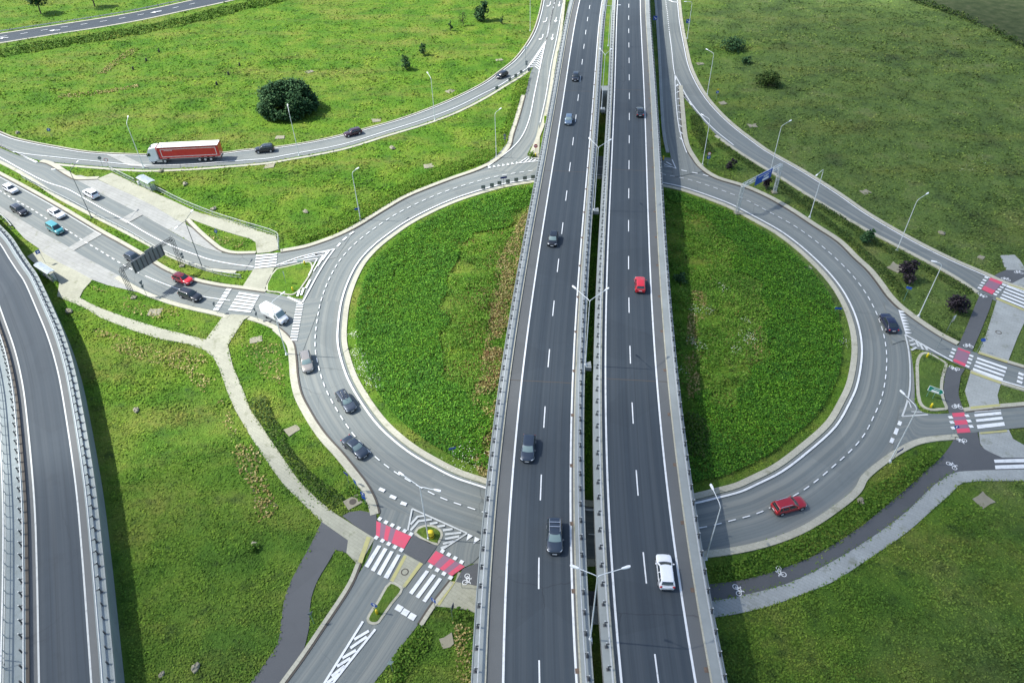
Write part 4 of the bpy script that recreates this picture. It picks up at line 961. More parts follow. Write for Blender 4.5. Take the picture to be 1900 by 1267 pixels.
CARS = [
 ('hatch', 'white', (22, 355), (52, 371), ZQ, 'white hatchback with a dark roof, last in the queue at the left edge', G1, {}),
 ('wagon', 'black', (38, 394), (66, 410), ZQ, 'black estate car in the nearer lane beside the white cars', G1, {'rails': True}),
 ('sedan', 'white', (107, 400), (137, 418), ZQ, 'plain white saloon level with the turquoise van-like car', G1, {}),
 ('mpv', 'teal', (105, 429), (134, 446), ZQ, 'turquoise boxy family van beside the white saloon', G1, {}),
 ('hatch', 'slate', (250, 483), (279, 497), ZQ, 'dark car half hidden beneath the grey gantry sign', G1, {}),
 ('hatch', 'red', (341, 522), (369, 532), ZQ, 'bright red hatchback approaching the west zebra crossing', G1, {}),
 ('wagon', 'black', (355, 552), (385, 562), ZQ, 'dark estate car beside the red hatchback', G1, {}),
 ('suv', 'white', (171, 364), (140, 347), ZQ-.02, 'white car driving away past the northern bus bay', None, {}),
 ('suv', 'black', (492, 281), (450, 285), .12, 'black off-road car right behind the red lorry', G2, {'rails': True}),
 ('wagon', 'maroon', (655, 250), (620, 259), .12, 'dark maroon estate car on the bypass, second behind the lorry', G2, {}),
 ('hatch', 'black', (931, 143), (910, 152), .12, 'dark car coming down the bypass beside the grey marker blocks', G2, {}),
 ('wagon', 'beige', (570, 676), (576, 705), ZQ-.09, 'beige estate car on the roundabout below the white van', None, {'rails': True, 'glass': 'carglass_reflect'}),
 ('wagon', 'grey', (643, 749), (657, 769), ZQ-.09, 'grey estate car carrying bicycles on its roof', None, {'glass': 'carglass_reflect'}),
 ('sedan', 'slate', (660, 834), (678, 850), ZQ-.09, 'dark grey saloon on the roundabout near the outer kerb', None, {'glass': 'carglass_reflect'}),
 ('coupe', 'navy', (1647, 604), (1634, 580), ZQ-.09, 'dark navy car on the eastern side of the roundabout', None, {}),
 ('wagon', 'darkred', (1462, 942), (1498, 932), ZQ-.09, 'dark red estate car with silver roof rails on the roundabout', None, {'rails': True}),
 ('hatch', 'black', (1068, 147), (1066, 160), 6.01, 'black hatchback farthest away on the western flyover deck', G3, {}),
 ('hatch', 'bluegrey', (1055, 227), (1053, 240), 6.01, 'blue grey hatchback on the western flyover deck', G3, {'glass': 'carglass_reflect'}),
 ('city', 'black', (1026, 449), (1023, 465), 6.01, 'small black car in the outer lane of the western deck', G3, {'glass': 'carglass_reflect', 'scale': 1.02}),
 ('hatch', 'slate', (980, 837), (978, 856), 6.01, 'dark grey hatchback in the outer lane of the western deck', G3, {'glass': 'carglass_reflect', 'scale': 1.03}),
 ('suv', 'slate', (1029, 1000), (1029, 1030), 6.01, 'dark grey off-road car with silver roof bars, nearest on the western deck', G3, {'rails': True, 'bars': True, 'glass': 'carglass_reflect'}),
 ('sedan', 'black', (1187, 212), (1186, 200), 6.01, 'black saloon with red tail lamps far up the eastern deck', G3, {}),
 ('city', 'red', (1187, 533), (1186.5, 515), 6.01, 'small bright red car on the eastern flyover deck', G3, {'scale': 1.03}),
 ('hatch', 'white', (1233, 1065), (1230, 1040), 6.01, 'white hatchback nearest the viewer on the eastern deck', G3, {'scale': 1.04, 'spoiler': True}),
]
CARO = []
for typ, col, p, f, z, lab, grp, kw in CARS:
    c = build_car(typ, col, **kw); place(c, p, f, z, lab, 'car', grp); CARO.append(c)
# bicycles carried on the roof of the grey estate
def bicycle(label, loc, rz, group):
    root = empty('bicycle', loc, rz, label=label, cat='bicycle', group=group); r = .33
    for x in (-.5, .5):
        m = MB(); m.tube([(x+r*math.cos(t), 0, .35+r*math.sin(t)) for t in np.linspace(0, 2*math.pi, 17)], .028, 6, cap=False); w = m.build('wheel', M['rubber'], root)
    m = MB()
    for a, b in (((-.5, .35), (-.05, .32)), ((-.5, .35), (-.18, .78)), ((-.18, .78), (.33, .80)), ((.33, .80), (-.05, .32)), ((-.22, .92), (-.05, .32)), ((.5, .35), (.30, .98))): m.tube([(a[0], 0, a[1]), (b[0], 0, b[1])], .03, 6)
    m.build('frame', M['alloy'], root)
    m = MB(); m.tube([(.32, -.25, 1.0), (.30, 0, .98), (.32, .25, 1.0)], .02, 6); m.build('handlebar', M['black'], root)
    m = MB(); m.box((-.23, 0, .94), .24, .1, .05); m.build('saddle', M['black'], root)
gc = CARO[12]
for k, (dy, lab) in enumerate(((-.3, 'bicycle on the roof of the grey estate car, on the side of the island'), (.3, 'bicycle on the roof of the grey estate car, on the side of the outer kerb'))):
    a = gc.rotation_euler.z; bicycle(lab, gc.location+Vector((-math.sin(a)*-dy*-1*-1-.45*math.cos(a), math.cos(a)*-dy-.45*math.sin(a), 1.40)), a+math.pi*k, 'bicycles on the car roof')

# white van
def build_van():
    root = bpy.data.objects.new('van', None); COL.objects.link(root); L, h, H = 6.0, 1.0, 2.5; X = lambda t: (t-.5)*L
    st = [(0, .90, 2.40, .45), (.012, .96, 2.46, .42), (.05, .985, 2.5, .38), (.3, 1, 2.52, .36), (.6, 1, 2.52, .36), (.70, .99, 2.46, .36), (.745, .97, 2.32, .36), (.86, .96, 1.42, .36), (.93, .93, 1.18, .36), (.975, .86, 1.0, .38), (1, .68, .78, .42)]
    m = MB()
    for t, w, z1, z0 in st:
        hw = h*w; zm = min(1.15, z1-.15)
        tw = .86 if z1 > 2 else (.80 if z1 > 1.3 else .88)
        sec = [(0, z0), (hw*.9, z0), (hw, z0+.12), (hw, zm), (hw*(.97 if z1 > 2 else .96), zm+(z1-zm)*.6), (hw*(tw+.06), z1-.09), (hw*tw, z1-.01), (hw*.4, z1+.03), (0, z1+.035)]
        m.v += [(X(t), y, z) for y, z in sec+[(-y, z) for y, z in sec[-2:0:-1]]]
    n = 16
    for i in range(len(st)-1):
        for k in range(n): a, b = i*n+k, i*n+(k+1) % n; m.f.append([a, b, b+n, a+n]); m.m.append(0)
    m.f.append(list(range(n))[::-1]); m.m.append(0); m.f.append([(len(st)-1)*n+k for k in range(n)]); m.m.append(0)
    m.build('body', PAINT['white'], root, True)
    A, B = Vector((X(.752), 0, 2.30)), Vector((X(.855), 0, 1.47)); o_ = Vector((.06, 0, .045)); m = MB()
    for p, w in ((A, .80), (A.lerp(B, .5), .86), (B, .86)):
        for y in (-1, -.5, 0, .5, 1): m.v.append(tuple(p+o_+Vector((.05*(1-y*y), y*w, .02*(1-y*y)))))
    for j in range(2):
        for i in range(4): a = j*5+i; m.f.append([a, a+1, a+6, a+5]); m.m.append(0)
    m.build('windshield', M['carglass_reflect'], root, True)
    for sy in (-1, 1):
        m = MB(); m.add([(X(.69), sy*1.0, 1.25), (X(.84), sy*.985, 1.28), (X(.775), sy*.95, 2.0), (X(.69), sy*.975, 2.05)], [(0, 1, 2, 3)] if sy < 0 else [(3, 2, 1, 0)]); m.build('side_window', M['carglass'], root)
        m = MB(); m.box((X(.5), sy*1.0, .72), 3.0, .03, .14); m.build('side_trim', M['black'], root)
        m = MB(); m.sphere((0, 0, 0), 1, 10, 6, (.12, .13, .2)); o = m.build('wing_mirror', M['black'], root); o.location = (X(.80), sy*1.16, 1.5)
        m = MB(); m.sphere((0, 0, 0), 1, 10, 6, (.2, .18, .13)); o = m.build('headlight', M['headlight'], root, True); o.location = (X(.945), sy*.72, .95)
        m = MB(); m.box((X(0), sy*.86, 1.2), .05, .14, .5); m.build('taillight', M['tail'], root)
        for x in (X(.2), X(.83)):
            m = MB(); m.tube([(0, -.12, 0), (0, .12, 0)], .34, 18); w = m.build('wheel', M['rubber'], root); w.location = (x, sy*.90, .34)
            m = MB(); m.tube([(0, .12*sy, 0), (0, .135*sy, 0)], .2, 12); m.build('rim', M['alloy'], w)
    m = MB(); m.box((X(.995), 0, .62), .14, 1.55, .3); m.box((X(.975), 0, .93), .2, .9, .16); m.build('bumper', M['black'], root)
    m = MB(); m.box((X(1.01)+.02, 0, .62), .03, .5, .12); m.build('licence_plate', M['plate'], root)
    m = MB()
    for sy in (-1, 1):
        for x, z, w_ in ((.42, 1.62, .5), (.33, 1.45, 1.2), (.40, 1.3, .7)): m.box((X(x), sy*1.0, z), w_, .012, .05)
    m.build('side_lettering', M['signgrey'], root)
    return root
v = build_van(); v.scale = (.93,)*3; place(v, (512, 591), (536, 604), ZQ-.07, 'white high-roof delivery van entering the roundabout at the west give-way line', 'van')

# articulated lorry
def build_truck():
    root = bpy.data.objects.new('articulated_lorry', None); COL.objects.link(root); h = 1.25
    red = carpaint('lorry_tarpaulin_red', (.56, .014, .022), .5, 0); wh = PAINT['white']
    tr = MB(); tr.box((-4.4, 0, 2.55), 13.6, 2.52, 2.72); o = tr.build('trailer_body', red, root)
    b = o.modifiers.new('bevel', 'BEVEL'); b.width = .06; b.segments = 2
    m = MB(); m.box((-4.4, 0, 3.93), 13.55, 2.48, .06); m.build('trailer_roof', M['signwhite'], root)
    for sy in (-1, 1):
        m = MB()
        for z in (1.65, 3.42): m.box((-4.4, sy*1.265, z), 12.4, .012, .11)
        for x in (-10.55, 1.75): m.box((x, sy*1.265, 2.535), .11, .012, 1.66)
        m.build('white_stripe_frame', M['signwhite'], root)
        m = MB(); m.box((-4.4, sy*1.262, 3.74), 13.5, .012, .16); m.build('top_rail', PAINT['maroon'], root)
        m = MB(); x = .95
        for w_ in (.13, .12, .11, .12, .10, .13, .12, .05, .11, .12, .17): m.box((x*-sy*-1 if False else x, sy*1.268, 3.12), w_*.75, .012, .16); x -= .17
        m.build('side_lettering', M['signwhite'], root)
        m = MB(); m.box((-4.2, sy*1.15, .95), 12.8, .08, .22); m.build('side_beam', M['darksteel'], root)
        m = MB(); m.box((2.7, sy*1.02, .72), 1.25, .5, .55); m.build('fuel_tank', M['alloy'], root)
    for yy in (-.62, .62): m = MB(); m.box((-11.22, yy, 2.5), .03, 1.15, 2.5); m.build('rear_door', red, root)
    m = MB(); m.box((-11.15, 0, .75), .15, 2.4, .25); m.build('rear_bumper', M['darksteel'], root)
    for sy in (-1, 1): m = MB(); m.box((-11.24, sy*.95, .80), .04, .4, .16); m.build('taillight', M['tail'], root)
    m = MB(); m.box((-3.3, 0, .95), 14.5, .9, .25); m.build('chassis', M['darksteel'], root)
    # cab
    m = MB(); prof = [(2.75, .75), (4.95, .55), (5.08, 1.3), (5.02, 1.95), (4.82, 2.95), (4.35, 3.62), (3.5, 3.86), (2.75, 3.9)]
    n = len(prof)
    for y, s_ in ((-1.22, .985), (-1.14, 1), (1.14, 1), (1.22, .985)): m.v += [((x-3.9)*s_+3.9, y, (z-2.2)*s_+2.2) for x, z in prof]
    for j in range(3):
        for k in range(n): a, b_ = j*n+k, j*n+(k+1) % n; m.f.append([a, a+n, b_+n, b_][::-1]); m.m.append(0)
    m.f.append([k for k in range(n)]); m.m.append(0); m.f.append([3*n+k for k in range(n)][::-1]); m.m.append(0)
    m.build('cab', wh, root)
    m = MB(); m.add([(5.04, -1.08, 1.98), (5.04, 1.08, 1.98), (4.86, 1.05, 2.86), (4.86, -1.05, 2.86)], [(0, 1, 2, 3)]); m.build('windshield', M['carglass'], root)
    for sy in (-1, 1):
        m = MB(); q = [(4.25, sy*1.225, 1.98), (4.92, sy*1.225, 1.90), (4.78, sy*1.225, 2.68), (4.30, sy*1.225, 2.68)]; m.add(q, [(0, 1, 2, 3)] if sy < 0 else [(3, 2, 1, 0)]); m.build('side_window', M['carglass'], root)
        m = MB(); m.box((4.95, sy*1.42, 2.35), .12, .16, .62); m.build('wing_mirror', M['black'], root)
        m = MB(); m.box((5.06, sy*.85, .95), .06, .45, .2); m.build('headlight', M['headlight'], root)
    m = MB(); m.box((4.1, 0, 3.80), .5, .6, .05); m.build('roof_hatch', M['black'], root)
    m = MB(); m.box((5.05, 0, .62), .1, 2.3, .36); m.build('bumper', wh, root)
    for x in (4.15, 1.55, -6.3, -7.6, -8.9):
        for sy in (-1, 1):
            m = MB(); m.tube([(0, -.16, 0), (0, .16, 0)], .5, 20); w = m.build('wheel', M['rubber'], root); w.location = (x, sy*1.05, .5)
            m = MB(); m.tube([(0, sy*.16, 0), (0, sy*.19, 0)], [.30, .22], 14); m.build('rim', M['alloy'], w)
    return root
t = build_truck(); a_, b_ = at(279, 305, .12), at(414, 298.5, .12); dd = (b_-a_).normalized()
t.location = a_.lerp(b_, .0)+dd*5.05*1.03; t.rotation_euler.z = math.atan2(-dd.y, -dd.x); t.scale = (1.03,)*3
t.location += Vector((-dd.y, dd.x, 0))*1.25
tag(t, 'long red curtain-side lorry with a white cab on the bypass', 'lorry')

# ---------------------------------------------------------------- street lamps
def lamp(base, heads, label, z=0.0, hgt=11.0, mat='lamp_white', group='street lamps round the junction', world=None, bracket=0):
    b = at(*base, z); root = empty('street_lamp', b); tag(root, label, 'street lamp', group)
    mt = M[mat]; m = MB(); m.tube([(0, 0, 0), (0, 0, 1.2), (0, 0, hgt-(.25 if len(heads) > 1 else .7))], [.10, .085, .055], 10); m.build('pole', mt, root)
    m = MB(); m.box((0, 0, .05), .42, .42, .1); m.tube([(0, 0, .1), (0, 0, .35)], .17, 10); m.build('base_plate', mt, root)
    for hp in heads:
        h_ = at(*hp, z+hgt+.15) if not isinstance(hp, Vector) else b+hp
        d = h_-b; d.z = 0; L = min(max(d.length, 1.0), 3.2); d.normalize()
        P = [Vector((0, 0, hgt-.72)), Vector((0, 0, hgt-.3))+d*.06, Vector((0, 0, hgt-.02))+d*.35, Vector((0, 0, hgt+.06))+d*.8, Vector((0, 0, hgt+.1))+d*L]
        if len(heads) > 1: P = [Vector((0, 0, hgt-.3)), Vector((0, 0, hgt-.06))+d*.12, Vector((0, 0, hgt+.02))+d*.5, Vector((0, 0, hgt+.05))+d*1.2, Vector((0, 0, hgt+.1))+d*L]
        m = MB(); m.tube(smooth(P, 4), .042, 8); m.build('arm', mt, root)
        m = MB(); rz = math.atan2(d.y, d.x); c = Vector((0, 0, hgt+.14))+d*(L+.3)
        st = [(-.45, .06), (-.3, .11), (.1, .15), (.35, .14), (.45, .07)]
        for x, w in st: m.v += [tuple(c+Matrix.Rotation(rz, 3, 'Z') @ Vector((x, y*w, zz))) for y, zz in ((-1, -.05), (1, -.05), (.8, .07), (-.8, .07))]
        for i in range(4):
            for k in range(4): a, q = i*4+k, i*4+(k+1) % 4; m.f.append([a, q, q+4, a+4]); m.m.append(0)
        m.f += [[3, 2, 1, 0], [16, 17, 18, 19]]; m.m += [0, 0]; m.build('lamp_head', M['lamp_head'], root)
    if bracket:
        m = MB(); m.prism([(bracket*1.1, -.5), (bracket*1.1, .9), (-bracket*.25, .4), (-bracket*.3, 0), (-bracket*.25, -.4)], -.7, 0); m.build('bracket', M['deck_concrete'], root)
    return root
LAMPS = [((267, 312), [(238, 214)], 'lamp post on the kerb just left of the red lorry'), ((555, 289), [(533, 192)], 'lamp post in front of the big dark bush'),
 ((807, 224), [(791, 132)], 'lamp post on the bypass between the maroon and the far dark car'), ((921, 293), [(927, 203)], 'lamp post on the kerb where the slip road meets the roundabout'),
 ((669, 408), [(661, 314)], 'lamp post on the north-west rim of the roundabout'), ((532, 658), [(522, 546)], 'lamp post on the kerb between the white van and the beige estate'),
 ((1309, 1037), [(1323, 907)], 'lamp post beside the right edge of the flyover, south-east rim'), ((1650.5, 857), [(1677.6, 730.7)], 'lamp post by the eastern exit road at the hedge end'),
 ((1704, 587), [(1737.6, 486)], 'lamp post on the grass triangle beside the two purple trees'), ((1664, 465), [(1723, 357.6)], 'lamp post on the eastern bypass whose arm points to the field'),
 ((1502, 403.6), [(1516.6, 324)], 'lamp post on the roundabout rim right of the blue gantry sign'), ((1429, 320), [(1466, 224.5)], 'lamp post directly behind the blue gantry sign'),
 ((1312, 176), [(1313, 92.6)], 'lamp post on the field side of the far eastern bypass'), ((1303, 306.6), [(1305, 214)], 'lamp post beside the red ringed sign near the eastern slip road')]
for b, hd, lab in LAMPS: lamp(b, hd, lab)
lamp((1275, 72.4), [Vector((-1.8, 0, 0))], 'tall lamp post cut by the top edge, right of the flyover')
lamp((983.7, 58), [Vector((1.8, 0, 0))], 'tall lamp post cut by the top edge, left of the flyover')
lamp((376, 498), [(355, 393), (329, 421)], 'dark double lamp post on the median beside the gantry', mat='lamp_dark', hgt=10.6)
lamp((170, 404), [(145, 299), (97, 314)], 'dark double lamp post on the median near the white queueing cars', mat='lamp_dark')
lamp((795, 1000), [(748, 881), (807, 908)], 'double lamp post on the small island of the south crossing')
lamp((1095, 1187), [(1071.6, 1053), (1156, 1053.5)], 'double lamp post in the gap between the decks, nearest the viewer', 6.0, 12.7, bracket=-.8, group='lamp posts between the decks')
lamp((1086, 678), [(1065.5, 533), (1125, 537)], 'double lamp post in the gap between the decks beside the small red car', 6.0, 12.3, bracket=.8, group='lamp posts between the decks')
lamp((1102.5, 390), [(1091, 254.5), (1135.5, 258)], 'double lamp post in the gap between the decks, third from the viewer', 6.0, 13.2, bracket=.8, group='lamp posts between the decks')
lamp((1116, 202), [(1107, 84), (1142, 85)], 'double lamp post at the end of the gap between the decks', 6.0, 13.0, bracket=.8, group='lamp posts between the decks')
lamp((1128.5, 86), [Vector((-2, 0, 0)), Vector((2, 0, 0))], 'lamp post on the grass strip between the carriageways', 6.0, 11.0, group='lamp posts between the decks')
lamp((24, 1247), [Vector((-2.0, -.6, 0))], 'lamp post beside the ramp parapet at the bottom left corner', 0.0, 7.0, mat='lamp_dark')

# ---------------------------------------------------------------- signs
def sign(name, base, z1, shape, face, label, size=.7, post='post', cat='road sign', back='signgrey', yaw=None, extra=None, mark=None, offs=(0, 0), thick=.03):
    """a post with a plate; yaw: direction that the printed face looks to (0 = +X)"""
    b = at(*base, .0); root = empty(name, b); tag(root, label, cat, 'road signs')
    m = MB(); m.tube([(0, 0, 0), (0, 0, z1+(size if isinstance(size, (int, float)) else size[1])*.5)], .035, 8); m.build('post', M[post], root)
    yaw = R(-90) if yaw is None else R(yaw)
    def plate(zc, shape, face, size, mark):
        w = size if isinstance(size, (int, float)) else size[0]; hh = size if isinstance(size, (int, float)) else size[1]
        if shape == 'round': P = [(w/2*math.cos(t), hh/2*math.sin(t)) for t in np.linspace(0, 2*math.pi, 21)[:-1]]
        elif shape == 'diamond': P = [(0, hh/2), (-w/2, 0), (0, -hh/2), (w/2, 0)]
        elif shape == 'triangle': P = [(0, -hh/2), (w/2, hh/2), (-w/2, hh/2)]
        elif shape == 'arrow': P = [(-w/2, -hh/2), (w*.36, -hh/2), (w/2, 0), (w*.36, hh/2), (-w/2, hh/2)]
        else: P = [(-w/2, -hh/2), (w/2, -hh/2), (w/2, hh/2), (-w/2, hh/2)]
        MM = Matrix.Rotation(yaw, 3, 'Z') @ Matrix(((0, 0, 1), (1, 0, 0), (0, 1, 0)))        # local x,y of the outline; z = outwards
        c = Vector((0, 0, zc))+MM @ Vector((offs[0], offs[1], .06)); n = len(P); m = MB()
        m.add([c+MM @ Vector((x, y, thick/2)) for x, y in P]+[c+MM @ Vector((x, y, -thick/2)) for x, y in P], [list(range(n)), list(range(n, 2*n))[::-1]]+[[i, i+n, (i+1) % n+n, (i+1) % n] for i in range(n)])
        m.m = [0, 1]+[1]*n; ar = sum(P[i][0]*P[(i+1) % n][1]-P[(i+1) % n][0]*P[i][1] for i in range(n))
        if ar < 0: m.f = [f[::-1] for f in m.f]
        pl = m.build('sign_plate', [M[face], M[back]], root)
        if mark:
            m = MB()
            for col_, pp in mark:
                m.add([c+MM @ Vector((x*w, y*hh, thick/2+.006)) for x, y in pp], [list(range(len(pp)))], 0)
            m.build('sign_symbol', M[mark[0][0]], pl)
    plate(z1, shape, face, size, mark)
    for e in (extra or []): plate(*e)
    return root
def rect(x0, y0, x1, y1): return [(x0, y0), (x1, y0), (x1, y1), (x0, y1)]
ARR = [('signwhite', rect(-.08, -.3, .08, .12)), ('signwhite', [(-.26, .08), (.26, .08), (0, .36)])]
DIAG = [('signwhite', [(-.3, .22), (-.22, .3), (.2, -.12), (.12, -.2)]), ('signwhite', [(.3, -.3), (.3, .05), (-.05, -.3)])]
sign('road_sign', (97, 256), 2.2, 'round', 'blue', 'round blue sign standing in the grass above the bypass at the left', .85, mark=ARR, yaw=-60)
sign('road_sign', (192, 311), 2.4, 'round', 'blue', 'round sign seen from behind, left of the white ringed sign', .8, yaw=110)
sign('road_sign', (203, 312), 2.1, 'round', 'signred', 'white round sign with a red ring and black arrow by the path corner', .9, mark=[('signwhite', [(.38*math.cos(t), .38*math.sin(t)) for t in np.linspace(0, 6.283, 19)[:-1]])], yaw=-70)
sign('crossing_sign', (406, 446), 2.2, 'diamond', 'blue', 'blue diamond sign on the grass triangle by the northern path', (.75, 1.1), mark=[('signwhite', [(0, .25), (-.2, -.1), (.2, -.1)])], yaw=-50)
sign('road_sign', (344, 489), 2.2, 'rect', 'blue', 'grey sign backs at the foot of the gantry on the median', .6, yaw=160, extra=[(1.5, 'rect', 'blue', .55, None)])
sign('road_sign', (274, 552), 3.2, 'triangle', 'yellow', 'grey triangular sign back on the verge below the gantry', .95, yaw=160, extra=[(2.4, 'triangle', 'yellow', .8, None)])
sign('road_sign', (404, 582), 2.3, 'rect', 'blue', 'dark sign back beside the stop line of the west entry', .6, yaw=170)
sign('give_way_sign', (480, 596), 2.6, 'triangle', 'yellow', 'dark pair of sign backs behind the white van', .8, yaw=170, extra=[(1.7, 'round', 'blue', .75, None)])
sign('road_sign', (560, 496), 1.6, 'rect', 'signwhite', 'white sign on the western splitter island beside a yellow bollard', (1.1, .5), yaw=-80)
sign('direction_sign', (531, 527), 2.2, 'rect', 'signwhite', 'slim dark sign post in the middle of the western splitter island', (.35, 1.3), yaw=10)
sign('direction_sign', (935, 349), 2.6, 'rect', 'navy', 'navy plate on a post among the grey marker blocks', (1.5, .45), yaw=-75, post='darksteel')
sign('road_sign', (937, 268), 2.3, 'round', 'signwhite', 'pair of grey sign backs beside the slip road hedge', .7, yaw=100, extra=[(1.5, 'rect', 'blue', .6, None)])
sign('road_sign', (975, 142), 8.0, 'round', 'blue', 'slim mast with a pale sign high beside the bypass', .9, yaw=90, back='signwhite')
sign('road_sign', (977, 128), 2.0, 'round', 'signwhite', 'grey double sign back at the tip of the hatched gore', .75, yaw=90, extra=[(1.3, 'rect', 'blue', .6, None)])
sign('no_entry_sign', (994, 287), 2.2, 'round', 'signred', 'red no entry sign with a white bar beside the flyover', .95, mark=[('signwhite', rect(-.36, -.1, .36, .1))])
sign('road_sign', (1213.5, 54), 3.4, 'rect', 'blue', 'square blue sign against the right flank of the flyover', 1.3, mark=DIAG)
sign('road_sign', (1275, 54), 2.4, 'rect', 'blue', 'square blue sign beside the lamp post at the top right', 1.3, mark=DIAG)
sign('road_sign', (1329, 184), 1.9, 'round', 'blue', 'round blue sign in the eastern field below a yellow plate', .8, mark=DIAG, extra=[(2.6, 'rect', 'yellow', (.5, .45), None)])
sign('road_sign', (1312.5, 306), 2.8, 'round', 'signred', 'red ringed white sign above a blue plate by the eastern slip road', .85, mark=[('signwhite', [(.36*math.cos(t), .36*math.sin(t)) for t in np.linspace(0, 6.283, 19)[:-1]])], extra=[(1.9, 'rect', 'blue', .75, ARR)])
sign('road_sign', (1676, 559), 3.0, 'rect', 'blue', 'small blue sign on a thin post in the eastern grass triangle', (.9, .5), yaw=-120, post='greenpost')
sign('direction_sign', (1755, 617), 3.0, 'rect', 'signwhite', 'tall white panel sign with a yellow plate beside the cycle path', (.55, 1.35), yaw=-60, extra=[(2.6, 'rect', 'yellow', (.35, .5), None)], offs=(.3, 0))
sign('road_sign', (1811, 655), 2.9, 'round', 'blue', 'round light blue sign between the cycle path and the pavement', .7, yaw=-120)
sign('road_sign', (1737, 648), 2.2, 'rect', 'signgrey', 'thin grey post with an edge-on plate on the eastern entry road', (.25, .6), yaw=0)
sign('crossing_sign', (1763, 812), 2.4, 'diamond', 'blue', 'blue crossing sign at the lower red cycle crossing', .8, mark=[('signwhite', rect(-.1, -.25, .1, .25))], yaw=-110)
sign('road_sign', (1658, 851), 1.5, 'rect', 'navy', 'navy plate low on the lamp post by the eastern exit road', (1.3, .5), yaw=-60, offs=(.6, 0))
sign('direction_sign', (1548, 583), 1.4, 'rect', 'blue', 'blue plate at the eastern edge of the central island', (1.2, .4), yaw=-100, offs=(.3, 0))
sign('direction_sign', (841, 848), 2.0, 'rect', 'blue', 'blue plate on a post in the south of the central island', (1.0, .4), yaw=-75)
sign('direction_sign', (648, 899), 2.5, 'rect', 'navy', 'navy plate, leftmost in the sign row near the south crossing', (.9, .5), yaw=-130)
sign('road_sign', (664, 912), 2.2, 'rect', 'blue', 'blue sign, second in the row near the south crossing', (.65, .8), yaw=-140, post='greenpost')
sign('road_sign', (679, 937), 2.6, 'rect', 'blue', 'blue signs with a white arrow nearest the half-round cycle path', .7, mark=ARR, yaw=-120, extra=[(1.8, 'rect', 'blue', .65, None)], post='greenpost')
sign('keep_right_sign', (699, 1137), 2.0, 'round', 'blue', 'round blue sign with a white arrow on the south splitter island', .85, mark=ARR, yaw=-110)
sign('road_sign', (808, 1130), 2.2, 'rect', 'blue', 'blue crossing sign beside the south-east pavement corner', .75, mark=ARR, yaw=-130)
sign('direction_sign', (840, 1150), 2.6, 'rect', 'navy', 'navy direction plate on a leaning-looking post by the pavement', (.55, 1.0), yaw=-20, offs=(.35, 0))
sign('direction_sign', (729, 1246), 2.4, 'diamond', 'signwhite', 'white diamond plate on the grass edge of the south road', (.8, 1.1), yaw=-70)
sign('direction_sign', (583, 1157), 2.2, 'triangle', 'navy', 'dark triangular sign beside the south-west cycle path', .7, yaw=120, post='greenpost')
sign('road_sign', (857, 1091), 2.4, 'rect', 'signgrey', 'slim dark sign post next to the painted bicycle by the flyover', (.2, .45), yaw=0)
sign('direction_sign', (669, 398), 1.5, 'rect', 'blue', 'small blue plate on the north-west rim lamp post', (.9, .5), yaw=-70, offs=(-.6, 0))
# green arrow sign on two posts
root = empty('direction_sign', at(1724, 738)); tag(root, 'green and white arrow sign on two posts on the eastern splitter island', 'road sign', 'road signs')
a_ = at(1718, 737)-root.location; b_ = at(1729, 741)-root.location
for q in (a_, b_): m = MB(); m.tube([q, q+Vector((0, 0, 2.3))], .04, 8); m.build('post', M['greenpost'], root)
d_ = (b_-a_).normalized(); n_ = Vector((d_.y, -d_.x, 0)); c_ = (a_+b_)/2+d_*.3; U = Vector((0, 0, 1)); K = lambda x, z, o=0.0: c_+d_*x+U*z+n_*(.06+o)
def panel(nm, P, o, mat, par, th=.02):
    m = MB(); n = len(P); m.add([K(x, z, o) for x, z in P]+[K(x, z, o-th) for x, z in P], [list(range(n)), list(range(n, 2*n))[::-1]]+[[i, i+n, (i+1) % n+n, (i+1) % n] for i in range(n)]); return m.build(nm, mat, par)
pl = panel('sign_plate', [(-1.0, 1.45), (.85, 1.45), (1.15, 1.95), (.85, 2.45), (-1.0, 2.45)], 0, M['signwhite'], root)
panel('sign_field', [(-.92, 1.52), (.78, 1.52), (1.03, 1.95), (.78, 2.38), (-.92, 2.38)], .012, M['green'], pl, .01)
panel('text_band', [(-.5, 1.55), (.55, 1.55), (.55, 1.88), (-.5, 1.88)], .02, M['signwhite'], pl, .006)
for x0, x1 in ((-.35, -.05), (0, .22), (.28, .5)): panel('text_line', [(x0, 2.1), (x1, 2.1), (x1, 2.2), (x0, 2.2)], .02, M['signwhite'], pl, .006)
# yellow bollards
def bollard(p, label):
    m = MB(); m.tube([(0, 0, 0), (0, 0, .9), (0, 0, 1.05)], [.17, .15, .08], 12); root = empty('bollard', at(*p)); tag(root, label, 'bollard', 'yellow bollards on the islands'); m.build('body', M['yellow'], root, True)
    m = MB(); m.tube([(0, 0, 0), (0, 0, .06)], .24, 12); m.build('foot', M['black'], root)
for p, lab in (((566, 492), 'yellow bollard at the northern corner of the western splitter island'), ((544, 541), 'yellow bollard at the southern corner of the western splitter island'), ((1726, 757), 'yellow bollard at the bottom of the eastern splitter island'),
    ((1719, 664), 'yellow bollard at the top of the eastern splitter island'), ((700, 1139), 'yellow bollard under the round blue sign on the south splitter island'), ((994, 292), 'yellow bollard under the red no entry sign'), ((1230.5, 297), 'yellow bollard at the right flank of the flyover')): bollard(p, lab)
root = empty('crash_cushion', at(800, 996)); tag(root, 'fat yellow cushion at the foot of the island lamp', 'cushion'); m = MB(); m.tube([(0, 0, 0), (0, 0, .2), (0, 0, 1.1), (0, 0, 1.25)], [.42, .45, .42, .25], 14); m.build('body', M['yellow'], root, True)
m = MB(); m.tube([(0, 0, .45), (0, 0, .6)], .46, 14); m.build('band', M['black'], root)
